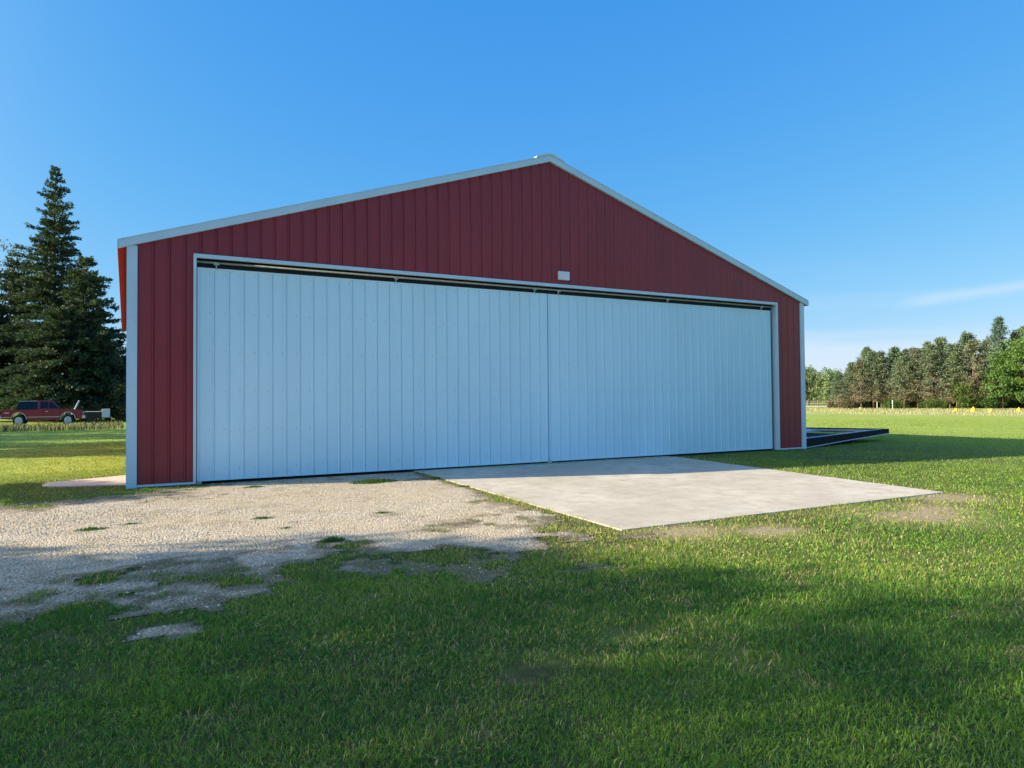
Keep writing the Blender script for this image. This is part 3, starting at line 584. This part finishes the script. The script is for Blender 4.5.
put_tree('spruce_tree', 'tallest dark spruce with a single narrow spire, behind the pickup', 'tree', gp(54, 70), spruce(25.7, 7.2, 1, SP, SP2, 1.0, base=.10, ragged=.62, ls=.31, shape=1.05), 24.8, .34, M['needle'], M['bark'], TG)
put_tree('spruce_tree', 'shorter spruce with drooping tips right of the tall spire, nearest the hangar', 'tree', gp(86, 67), spruce(16.0, 4.6, 2, SP, (.12, .17, .06), 1.1, base=.12, ragged=.45, ls=.31, shape=.75), 15.5, .26, M['needle'], M['bark'], TG)
put_tree('spruce_tree', 'broad ragged spruce left of the tall spire, above the pickup bed', 'tree', gp(17, 72), spruce(16.5, 5.6, 3, SP, SP2, 1.0, base=.12, ragged=.55, ls=.31, shape=.65), 16, .28, M['needle'], M['bark'], TG)
put_tree('spruce_tree', 'low dense evergreen filling behind the pickup cab', 'tree', gp(60, 66), spruce(10.5, 5.2, 4, SP, SP2, 1.1, base=.16, ragged=.3, ls=.31, shape=.5), 10, .24, M['needle'], M['bark'], TG)
put_tree('spruce_tree', 'low dark evergreen beside the hangar corner', 'tree', gp(108, 70), spruce(9.2, 4.2, 5, SP, SP2, 1.1, base=.12, ragged=.4, ls=.31, shape=.55), 8.8, .18, M['needle'], M['bark'], TG)
put_tree('spruce_tree', 'dark evergreen at the left edge of the view', 'tree', gp(-22, 70), spruce(13.0, 5.2, 6, SP, SP2, 1.0, base=.12, ragged=.4, ls=.31, shape=.6), 12.5, .24, M['needle'], M['bark'], TG)
put_tree('broadleaf_tree', 'thin grey-green broadleaf tree showing sky through it, left edge', 'tree', gp(-6, 74), broad(19.5, 4.4, 8, ((.06, .075, .05), (.12, .13, .09)), 60, 90, .45, .2, clr=.13), 17, .3, M['leaf'], M['bark'])
put_tree('shrub', 'olive shrub in the gap between the evergreens and the hangar corner', 'shrub', gp(124, 66), broad(3.6, 2.3, 9, ((.05, .07, .02), (.12, .13, .04)), 40, 110, .02, .16, clr=.3), 2, .05, M['leaf'], M['bark'])
# trees to the left of the view whose shade falls over the lawn and gravel
def shade_tree(x, y, h, rad, seed, label, nc=70, per=150, ls=.20, base=.25, inner=.35, clr=.2):
    put_tree('broadleaf_tree', label, 'tree', (x, y, 0), broad(h, rad, seed, ((.04, .08, .02), (.08, .13, .03)), nc, per, base, ls, clr=clr, inner=inner), h*.8, h*.02, M['leaf'], M['bark'], 'trees left of the view that shade the lawn')
shade_tree(-17.0, -3.35, 9.9, 2.7, 21, 'broad leafy tree left of the view, shading the near gravel', 75, 170, .24)
shade_tree(-30.0, -2.3, 17.0, 4.7, 22, 'tall thin-crowned tree left of the view, dappling the near lawn', 92, 95, .25, .42, .25, .17)
shade_tree(-14.8, 4.85, 7.2, 1.55, 24, 'small round tree left of the view, shading grass by the hangar corner', 40, 140, .2, .5)
for k, (x, y, h) in enumerate(((-24, 20.5, 13), (-26, 26.5, 14), (-23, 33, 13), (-27, 42, 16))):
    shade_tree(x, y, h, 2.7+.25*k, 30+k, ('first', 'second', 'third', 'farthest')[k] + ' tree of the row left of the view along the side lawn', 90, 130, .26, .2)
# ---- right-hand tree line
G1, B1 = (.085, .115, .065), (.31, .25, .17)
protos = []
for i in range(5):
    d = pine(8.8, 2.25, 50+i, (.14+.02*(i % 3), .20+.014*(i % 2), .125), B1, 170, .30+.06*(i % 3))
    protos.append(put_tree('pine_tree', 'x', 'tree', (0, 0, 0), d, 8.3, .13, M['needle'], M['bark_pine'], 'pines in the row beyond the airfield grass', 6))
pines = []
def row(x0, y0, x1, y1, n, hs, jit):
    for k in range(n):
        f = (k+.5)/n; pines.append((x0+(x1-x0)*f+random.uniform(-jit, jit), y0+(y1-y0)*f+random.uniform(-.7, .7), hs*random.uniform(.88, 1.1)*(.92+.16*f)))
row(99.5, 58.5, 106, 37.5, 15, 8.5, .8); row(103.5, 60, 110, 37, 14, 9.2, .9); row(107.5, 61, 114, 36, 12, 9.8, 1.0)
def px_of(x, y): d = np.array([x, y, 1.0]) - CAM; return 512 + CF*(d@CR)/(d@CW)
front = sorted([p + (0,) for p in pines[:15]], key=lambda p: px_of(*p[:2])); back = [p + (1,) for p in pines[15:29]] + [p + (2,) for p in pines[29:]]
pines = [p for p in front + back if abs(px_of(p[0], p[1]) - 981) > 5.5]
ORD = ['second', 'third', 'fourth', 'fifth', 'sixth', 'seventh', 'eighth', 'ninth', 'tenth', 'eleventh', 'twelfth', 'thirteenth', 'fourteenth', 'fifteenth']; nf = sum(1 for p in pines if p[3] == 0)
for k, (x, y, h, rw) in enumerate(pines):
    h *= .62 + .38*min(1, max(0, (px_of(x, y) - 834)/34))
    o = protos[k] if k < 5 else copy_tree(protos[k % 5]); o.location = (x, y, 0); s = h/8.6; o.scale = (s*random.uniform(.95, 1.15),)*2 + (s,); o.rotation_euler.z = random.random()*6.28
    if k == 0: lb = 'brown-limbed pine at the left end of the front row of pines'
    elif k == nf-1: lb = 'front row pine nearest the bright green broadleaf trees'
    elif rw == 0: lb = 'brown-limbed pine, ' + ORD[k-1] + ' from the left in the front row of the stand'
    elif rw == 1: lb = 'grey-green pine rising behind the front row of the even stand'
    else: lb = 'pine at the back of the even stand, only its top showing'
    o['label'] = lb
put_tree('pine_tree', 'tall dark pine with layered limbs standing above the rest at the right', 'tree', gp(1001, 100), pine(12.9, 2.6, 70, (.10, .17, .11), (.12, .17, .10), 200, .2), 12.2, .2, M['needle'], M['bark_pine'])
put_tree('broadleaf_tree', 'bright green broadleaf tree below the tall dark pine', 'tree', gp(1003, 96), broad(7.6, 1.9, 71, ((.09, .17, .05), (.18, .30, .08)), 60, 90, .06, .26, clr=.2), 6, .14, M['leaf'], M['bark'])
put_tree('broadleaf_tree', 'bright green broadleaf tree at the right edge of the view', 'tree', gp(1029, 94), broad(10.6, 2.3, 72, ((.09, .17, .05), (.20, .32, .08)), 90, 90, .06, .26, clr=.2), 8, .18, M['leaf'], M['bark'])
put_tree('broadleaf_tree', 'green broadleaf tree just beyond the right edge of the view', 'tree', gp(1068, 96), broad(10.0, 3.4, 73, ((.06, .12, .03), (.12, .2, .05)), 70, 90, .06, .26, clr=.2), 8, .18, M['leaf'], M['bark'])
put_tree('shrub', 'round light green bush in front of the pines, left of the white house', 'shrub', gp(965, 99), broad(4.2, 1.6, 74, ((.08, .13, .03), (.14, .20, .055)), 36, 70, .02, .22, clr=.3), 2, .05, M['leaf'], M['bark'])
for k, (px, d, h, rr, lb, cl) in enumerate(((893, 101, 1.3, 1.2, 'low green scrub under the pines near the left post', ((.07, .12, .03), (.12, .18, .05))), (934, 100, 1.2, 1.3, 'low green scrub under the middle of the pines', ((.08, .13, .03), (.13, .19, .05))), (990, 97, 1.6, 1.4, 'low scrub in front of the white house', ((.05, .1, .03), (.1, .17, .04))), (848, 103, 1.4, 1.1, 'brown scrub at the foot of the leftmost pine', ((.14, .11, .07), (.16, .13, .08))))):
    put_tree('shrub', lb, 'shrub', gp(px, d), broad(h, rr, 80+k, cl, 26, 60, .0, .18, clr=.3), h*.6, .03, M['leaf'], M['bark'])
# far green trees by the hangar, haze put into their pale leaf colour
bro = [broad(8.6, 3.0, 90+i, cl, 60, 80, .05, .38, clr=.2) for i, cl in enumerate((((.20, .28, .13), (.34, .43, .22)), ((.17, .24, .13), (.27, .34, .19)), ((.22, .27, .17), (.34, .38, .25))))]
pr = [put_tree('broadleaf_tree', 'x', 'tree', (0, 0, 0), d, 6.5, .15, M['leaf'], M['bark'], 'far pale green trees beyond the road') for d in bro]
spots = [(800, 176, 1.0), (809, 170, 1.02), (818, 178, .92), (827, 168, .98), (836, 176, .95), (790, 174, 1.05)]
for k, (px, d, s) in enumerate(spots):
    o = pr[k] if k < 3 else copy_tree(pr[k % 3]); o.location = gp(px, d); o.scale = (s*.9, s*.9, s); o.rotation_euler.z = k*1.3
    o['label'] = {0: 'far pale green tree half hidden by the hangar corner', 1: 'far bright yellow-green tree just right of the hangar', 2: 'far greyish green tree between two brighter ones', 3: 'far yellow-green tree near the gap before the pines', 4: 'far green tree touching the left end of the pines'}.get(k, 'far pale green tree hidden behind the hangar corner')
# undergrowth beneath and behind the pines
g = np.random.default_rng(8); n = 42000; f = g.random(n); q = g.random(n); x = 101+f*7.5+q*9; y = 62-f*30+q*2; P = np.stack([x, y, (.5+2.3*fbm(x*1.3, y, 2.2, 4)+q*1.0)*g.random(n)], -1)
cb = np.clip(fbm(x, y, 3, 3)*2.2-.6, 0, 1)[:, None]; c = (np.array([.15, .22, .07])*cb + np.array([.16, .13, .09])*(1-cb))*(.5+.8*g.random((n, 1)))
tag(link('undergrowth', sprays('undergrowth', P, g.normal(size=(n, 3)), np.full(n, .34), np.full(n, .22), c), M['leaf']), 'low scrub and bushes filling the foot of the pine stand', 'undergrowth', kind='stuff')
# far wood on the horizon
g = np.random.default_rng(5); n = 60000; a = np.radians(g.uniform(-70, 100, n)); rr = g.uniform(330, 380, n); top = 9+5*fbm(a*60, rr*.02, 1.5, 4); P = np.stack([rr*np.sin(a), rr*np.cos(a), top*g.random(n)**.8], -1)
c = np.array([.06, .10, .045])[None]*(.6+.9*g.random((n, 1)))
tag(link('far_wood', sprays('far_wood', P, g.normal(size=(n, 3)), np.full(n, 2.2), np.full(n, 1.6), c), M['leaf']), 'far off wood along the horizon', 'wood', kind='stuff')
# farm road beyond the field
mb = MB(); mb.prism([(110.5, 63), (114, 61.5), (124, 86), (150, 140), (146, 142), (119.5, 88)], 2, -.05, .03); tag(mb.build('gravel_road', mat('pale_gravel', (.50, .46, .38), .9, .15, 2)), kind='structure')
# rail fence and posts
fr = empty('rail_fence', (*gp(820, 150)[:2], 0)); tag(fr, 'low brown rail fence in front of the far pale trees', 'fence'); M['wood'] = mat('weathered_wood', (.20, .16, .12), .9, .3, 5); M['wpost'] = mat('white_paint', (.72, .72, .68), .6, .08, 6)
p0 = Vector(gp(798, 150)); p1 = Vector(gp(839, 140)); q0 = Vector(fr.location)
for zz in (.55, 1.0):
    mb = MB(); mb.tube([p0-q0+Vector((0, 0, zz)), p1-q0+Vector((0, 0, zz))], .06, 6); mb.build('rail', M['wood'], fr)
for k in range(5):
    mb = MB(); pp = p0.lerp(p1, k/4)-q0; mb.box((pp.x-.08, pp.y-.08, -.1), (pp.x+.08, pp.y+.08, 1.15), .01); mb.build('post', M['wood'], fr)
for px, d, h, w, lb in ((839, 136, 1.4, .09, 'white post at the end of the far rail fence'), (892.5, 100, 1.2, .05, 'white post in front of the pines, the taller one'), (877, 104, 1.0, .035, 'thin pale stake under the brown pines')):
    mb = MB(); mb.box((-w, -w, -.1), (w, w, h-.06), .012); mb.prism([(-w*1.25, -w*1.25), (w*1.25, -w*1.25), (w*1.25, w*1.25), (-w*1.25, w*1.25)], 2, h-.058, h, .01); tag(mb.build('marker_post', M['wpost'], None, gp(px, d)), lb, 'post')
# yellow runway markers: folded pyramid cones
M['yel'] = mat('yellow_marker', (.80, .55, .02), .6, .06, 6); M['pyel'] = mat('faded_marker', (.72, .66, .38), .7, .06, 6)
def marker(px, py, w, h, mt, label):
    d = 0
    A_ = CW + CR*(px-512)/CF + CU*(384-py)/CF; d = -CAM[2]/A_[2]; p = CAM + d*A_
    root = empty('runway_marker', (p[0], p[1], 0), 0); tag(root, label, 'marker', 'yellow cone markers along the airstrip')
    mb = MB(); mb.tube([(0, 0, .03), (0, 0, h*.5), (0, 0, h*.9), (0, 0, h)], [w*.42, w*.23, w*.06, w*.03], 14); mb.build('cone', mt, root)
    mb = MB(); mb.prism([(-w/2, -w/2), (w/2, -w/2), (w/2, w/2), (-w/2, w/2)], 2, -.01, .029, .008); mb.build('base', mt, root)
for a in ((956, 411, .72, .36, M['yel'], 'yellow cone marker farthest left of the four bright ones'), (973.5, 411.3, .85, .52, M['yel'], 'tallest and brightest yellow cone marker'), (991, 412.2, .62, .38, M['yel'], 'small yellow cone marker with grass in front of it'), (1019, 411, .68, .42, M['yel'], 'yellow cone marker nearest the right edge'), (860, 409, .5, .28, M['pyel'], 'pale faded marker alone near the left end of the pines')): marker(*a)
# ---------------------------------------------------------------- houses
def house(name, label, loc, rz_, w, d, h, rh, wall, roof, wins):
    r = empty(name, loc, rz_); tag(r, label, 'house')
    mb = MB(); mb.prism([(-w/2, 0), (w/2, 0), (w/2, h), (-w/2, h)], 1, -d/2, d/2)
    mb.build('wall', wall, r)
    mb = MB(); mb.prism([(-d/2-.4, h+.003), (d/2+.4, h+.003), (0, h+rh)], 0, -w/2-.4, w/2+.4); ro = mb.build('roof', roof, r)
    mb = MB(); mb.box((w*.2, -.4, h+rh*.6), (w*.2+.7, .3, h+rh+.7)); mb.build('chimney', M['wood'], ro)
    for x, z in wins:
        mb = MB(); mb.box((x-.55, -d/2-.06, z-.7), (x+.55, -d/2-.002, z+.7)); f = mb.build('window', M['wpost'], r)
        mb = MB(); mb.box((x-.45, -d/2-.075, z-.6), (x-.03, -d/2-.062, z+.6)); mb.box((x+.03, -d/2-.075, z-.6), (x+.45, -d/2-.062, z+.6)); mb.build('pane', M['glass'], f)
    mb = MB(); mb.box((w*.05, -d/2-.06, .05), (w*.05+.95, -d/2-.003, 2.1)); mb.build('door', M['wood'], r)
M['glass'] = mat('dark_glass', (.012, .015, .018), .15, spec=.3)
sid = mat('pale_siding', (.55, .60, .66), .6, .05, 3); shg = mat('grey_shingle', (.13, .13, .14), .9, .2, 8)
p = gp(30, 92); house('house', 'pale blue-grey house glimpsed behind the evergreens at the left', (p[0], p[1], 0), R(5), 24, 8, 4.6, 2.6, sid, shg, [(-9, 1.6), (-5, 1.6), (4.5, 1.6), (9, 1.6)])
p = gp(980, 121); house('house', 'small white house glimpsed between the pines at the right', (p[0], p[1], 0), R(-62), 5.2, 5, 2.9, 1.5, M['wpost'], shg, [(-1.5, 1.5), (1.5, 1.5)])
# ---------------------------------------------------------------- pickup
def paint(name, c):
    m = mat(name, c, .3, .06, 2); m.node_tree.nodes['Principled BSDF'].inputs['Coat Weight'].default_value = .6; return m
M['truck'] = paint('red_truck_paint', (.26, .008, .022)); M['chrome'] = mat('chrome', (.62, .64, .66), .25, metal=.9); M['rim'] = mat('alloy_rim', (.62, .64, .66), .35, .1, 9, metal=.3)
M['silver'] = mat('silver_trim', (.55, .53, .55), .4); M['lens_r'] = mat('red_lens', (.4, .01, .01), .2); M['lens_w'] = mat('clear_lens', (.6, .62, .62), .1)
def arc(cx, cz, r, a0, a1, n): return [(cx+r*math.cos(R(a0+(a1-a0)*i/n)), cz+r*math.sin(R(a0+(a1-a0)*i/n))) for i in range(n+1)]
def truck():
    r = empty('pickup_truck', (0, 0, 0))
    RW, FW, WR = -1.63, 1.63, .385; hw = .95
    # lower body side profile with wheel arches (x along the truck, front at +x)
    prof = [(-2.74, .52), (-2.22, .46)] + arc(RW, .44, .49, 178, 2, 12) + [(-1.0, .40), (1.0, .40)] + arc(FW, .44, .49, 178, 2, 12) + [(2.28, .44), (2.62, .50), (2.68, .80), (2.62, 1.02), (2.45, 1.10), (1.30, 1.17), (1.18, 1.18), (-2.72, 1.16)]
    mb = MB(); mb.prism(prof, 1, -hw, hw); bmesh.ops.bevel(mb.bm, geom=[e for e in mb.bm.edges if abs(e.verts[0].co.y-e.verts[1].co.y) < .01 and e.verts[0].co.z > 1.0 and e.verts[1].co.z > 1.0], offset=.05, segments=3, affect='EDGES')
    body = mb.build('body', M['truck'], r)
    def green(name, pts, m, inset, parent=r):
        mb = MB(); A = [mb.bm.verts.new((x, -(hw-.04-inset*(z-1.14)/.62), z)) for x, z in pts]; B = [mb.bm.verts.new((x, (hw-.04-inset*(z-1.14)/.62), z)) for x, z in pts]
        n = len(pts); fs = [mb._f(A[::-1]), mb._f(B)] + [mb._f([A[i], A[(i+1) % n], B[(i+1) % n], B[i]]) for i in range(n)]; bmesh.ops.recalc_face_normals(mb.bm, faces=[f for f in fs if f])
        bmesh.ops.bevel(mb.bm, geom=[e for e in mb.bm.edges if e.verts[0].co.z > 1.5 and e.verts[1].co.z > 1.5], offset=.04, segments=2, affect='EDGES'); return mb.build(name, m, parent)
    green('cab', [(-.42, 1.14), (1.28, 1.14), (.62, 1.70), (.40, 1.76), (-.36, 1.78), (-.44, 1.70)], M['truck'], .20)
    green('bed_topper', [(-1.82, 1.14), (-.47, 1.14), (-.47, 1.72), (-1.62, 1.70)], M['glass'], .18)
    for s in (-1, 1):
        def pane(name, pts, m, off, th=.012, parent=r):
            mb = MB(); f = lambda x, z, o: (x, s*(hw-.04-.20*(z-1.14)/.62+o), z)
            A = [mb.bm.verts.new(f(x, z, off)) for x, z in pts]; B = [mb.bm.verts.new(f(x, z, off+th)) for x, z in pts]; n = len(pts)
            fs = [mb._f(A[::-1]), mb._f(B)] + [mb._f([A[i], A[(i+1) % n], B[(i+1) % n], B[i]]) for i in range(n)]; bmesh.ops.recalc_face_normals(mb.bm, faces=[q for q in fs if q]); return mb.build(name, m, parent)
        pane('side_window', [(-.24, 1.20), (.28, 1.20), (.28, 1.67), (-.24, 1.69)], M['glass'], .002); pane('side_window', [(.33, 1.20), (1.06, 1.20), (.60, 1.62), (.33, 1.67)], M['glass'], .002)
        pane('topper_rail', [(-1.62, 1.70), (-.50, 1.72), (-.50, 1.755), (-1.60, 1.735)], M['silver'], -.01, .03)
        y0, y1 = (s*(hw-.005), s*(hw+.012)) if s > 0 else (s*(hw+.012), s*(hw-.005))
        for q in (.0, 1.1): MB().box((q, y0, .50), (q+.012, y1, 1.12)).build('door_gap', M['dark'], r)
        mb = MB(); mb.box((.10, y0, .98), (.30, y1+s*.01 if s > 0 else y1, 1.02)); mb.build('door_handle', M['chrome'], r)
        for q in ((-1.05, 1.05), (-2.7, -2.2)): MB().box((q[0], y0, .60), (q[1], y1, .64)).build('side_moulding', M['silver'], r)
        for cx in (RW, FW):
            mb = MB(); o = arc(cx, .44, .53, 178, 2, 12); i_ = arc(cx, .44, .485, 2, 178, 12); mb.prism(o+i_, 1, y0, y1); mb.build('arch_trim', M['silver'], r)
        mb = MB(); mb.box((.98, s*hw if s > 0 else s*(hw+.20), 1.18), (1.12, s*(hw+.20) if s > 0 else s*hw, 1.36), .02); mb.build('mirror', M['dark'], r)
        mb = MB(); mb.box((-2.765, min(s*.93, s*.78), .72), (-2.735, max(s*.93, s*.78), 1.10)); mb.build('tail_light', M['lens_r'], r)
        mb = MB(); mb.box((2.60, min(s*.90, s*.58), .76), (2.70, max(s*.90, s*.58), .96)); mb.build('headlight', M['lens_w'], r)
        mb = MB(); mb.box((-2.55, y0, .88), (-2.25, y1, .95)); mb.build('side_badge', M['silver'], r)
        for cx in (RW, FW):
            w = empty('wheel', (cx, s*.83, WR)); w.parent = r
            mb = MB(); a, b = s*.12, -s*.12; mb.tube([(0, -.12, 0), (0, -.09, 0), (0, .09, 0), (0, .12, 0)], [WR-.03, WR, WR, WR-.03], 24); mb.build('tyre', M['rub'], w)
            mb = MB(); mb.tube([(0, s*.121, 0), (0, s*.126, 0)], [.15, .15], 20); mb.tube([(0, s*.121, 0), (0, s*.15, 0)], [.06, .05], 12)
            for k in range(5):
                an = k*2*math.pi/5+.3; c_, s_ = math.cos(an), math.sin(an); mb.tube([(c_*.05, s*.135, s_*.05), (c_*.23, s*.13, s_*.23)], [.045, .05], 6)
            mb.tube([(0, s*.119, 0), (0, s*.122, 0)], [.25, .25], 20); mb.build('rim', M['rim'], w)
    mb = MB(); mb.prism([(2.60, .46), (2.78, .48), (2.80, .68), (2.62, .72)], 1, -.96, .96, .02); mb.build('bumper', M['chrome'], r)
    mb = MB(); mb.prism([(-2.86, .50), (-2.72, .48), (-2.72, .68), (-2.86, .68)], 1, -.94, .94, .02); mb.build('bumper', M['chrome'], r)
    mb = MB(); mb.box((2.63, -.55, .76), (2.70, .55, .98)); mb.build('grille', M['dark'], r)
    mb = MB()
    v = [mb.bm.verts.new(q) for q in ((1.24, -.80, 1.19), (1.24, .80, 1.19), (.68, .70, 1.67), (.68, -.70, 1.67), (1.27, -.80, 1.19), (1.27, .80, 1.19), (.71, .70, 1.67), (.71, -.70, 1.67))]
    for q in ((4,5,6,7),(3,2,1,0),(0,1,5,4),(1,2,6,5),(2,3,7,6),(3,0,4,7)): mb._f([v[i] for i in q])
    mb.build('windscreen', M['glass'], r)
    return r
tk = truck(); tag(tk, 'red pickup with silver wheels and a dark bed topper parked under the spruces', 'pickup', 'red vehicles parked under the spruces')
tk.scale = (.97, 1, 1.1); tk.location = (-5.55, 50.4, .0); tk.rotation_euler.z = R(-1)
t2 = copy_tree(tk); t2.location = (-11.6, 50.9, 0); t2['label'] = 'red vehicle cut off by the left edge behind the parked pickup'
# trailer under the spruces
ut = empty('cargo_trailer', gp(95, 62)); tag(ut, 'dark low cargo trailer with a white top rail under the spruces, right of the pickup', 'trailer'); 
mb = MB(); mb.box((-1.1, -.7, .35), (.5, .7, .95), .03); mb.build('box', M['dark'], ut)
mb = MB(); mb.box((-1.12, -.72, .955), (.52, .72, 1.0), .01); mb.build('top_rail', M['wpost'], ut)
mb = MB(); mb.box((.53, -.68, .45), (1.15, .68, 1.2), .03); mb.build('pale_box', sid, ut)
for s in (-1, 1):
    mb = MB(); mb.tube([(-.3, s*.72, .3), (-.3, s*.88, .3)], .3, 18); mb.build('wheel', M['rub'], ut)
mb = MB(); mb.tube([(-1.1, 0, .42), (-2.0, 0, .40)], .04, 6); mb.build('drawbar', M['galv'], ut)
# ladder frame leaning by the pickup nose
ld = empty('ladder', gp(73, 60)); tag(ld, 'pale ladder leaning under the spruces above the pickup nose', 'ladder')
for s in (-.18, .18):
    mb = MB(); mb.tube([(-.35, s, .2), (.45, s+.1, 1.95)], .05, 6); mb.build('stile', M['wpost'], ld)
for k in range(5):
    f = (k+.7)/5.5; mb = MB(); mb.tube([(-.35+.8*f, -.18+.1*f, .2+1.75*f), (-.35+.8*f, .18+.1*f, .2+1.75*f)], .025, 6); mb.build('rung', M['wpost'], ld)
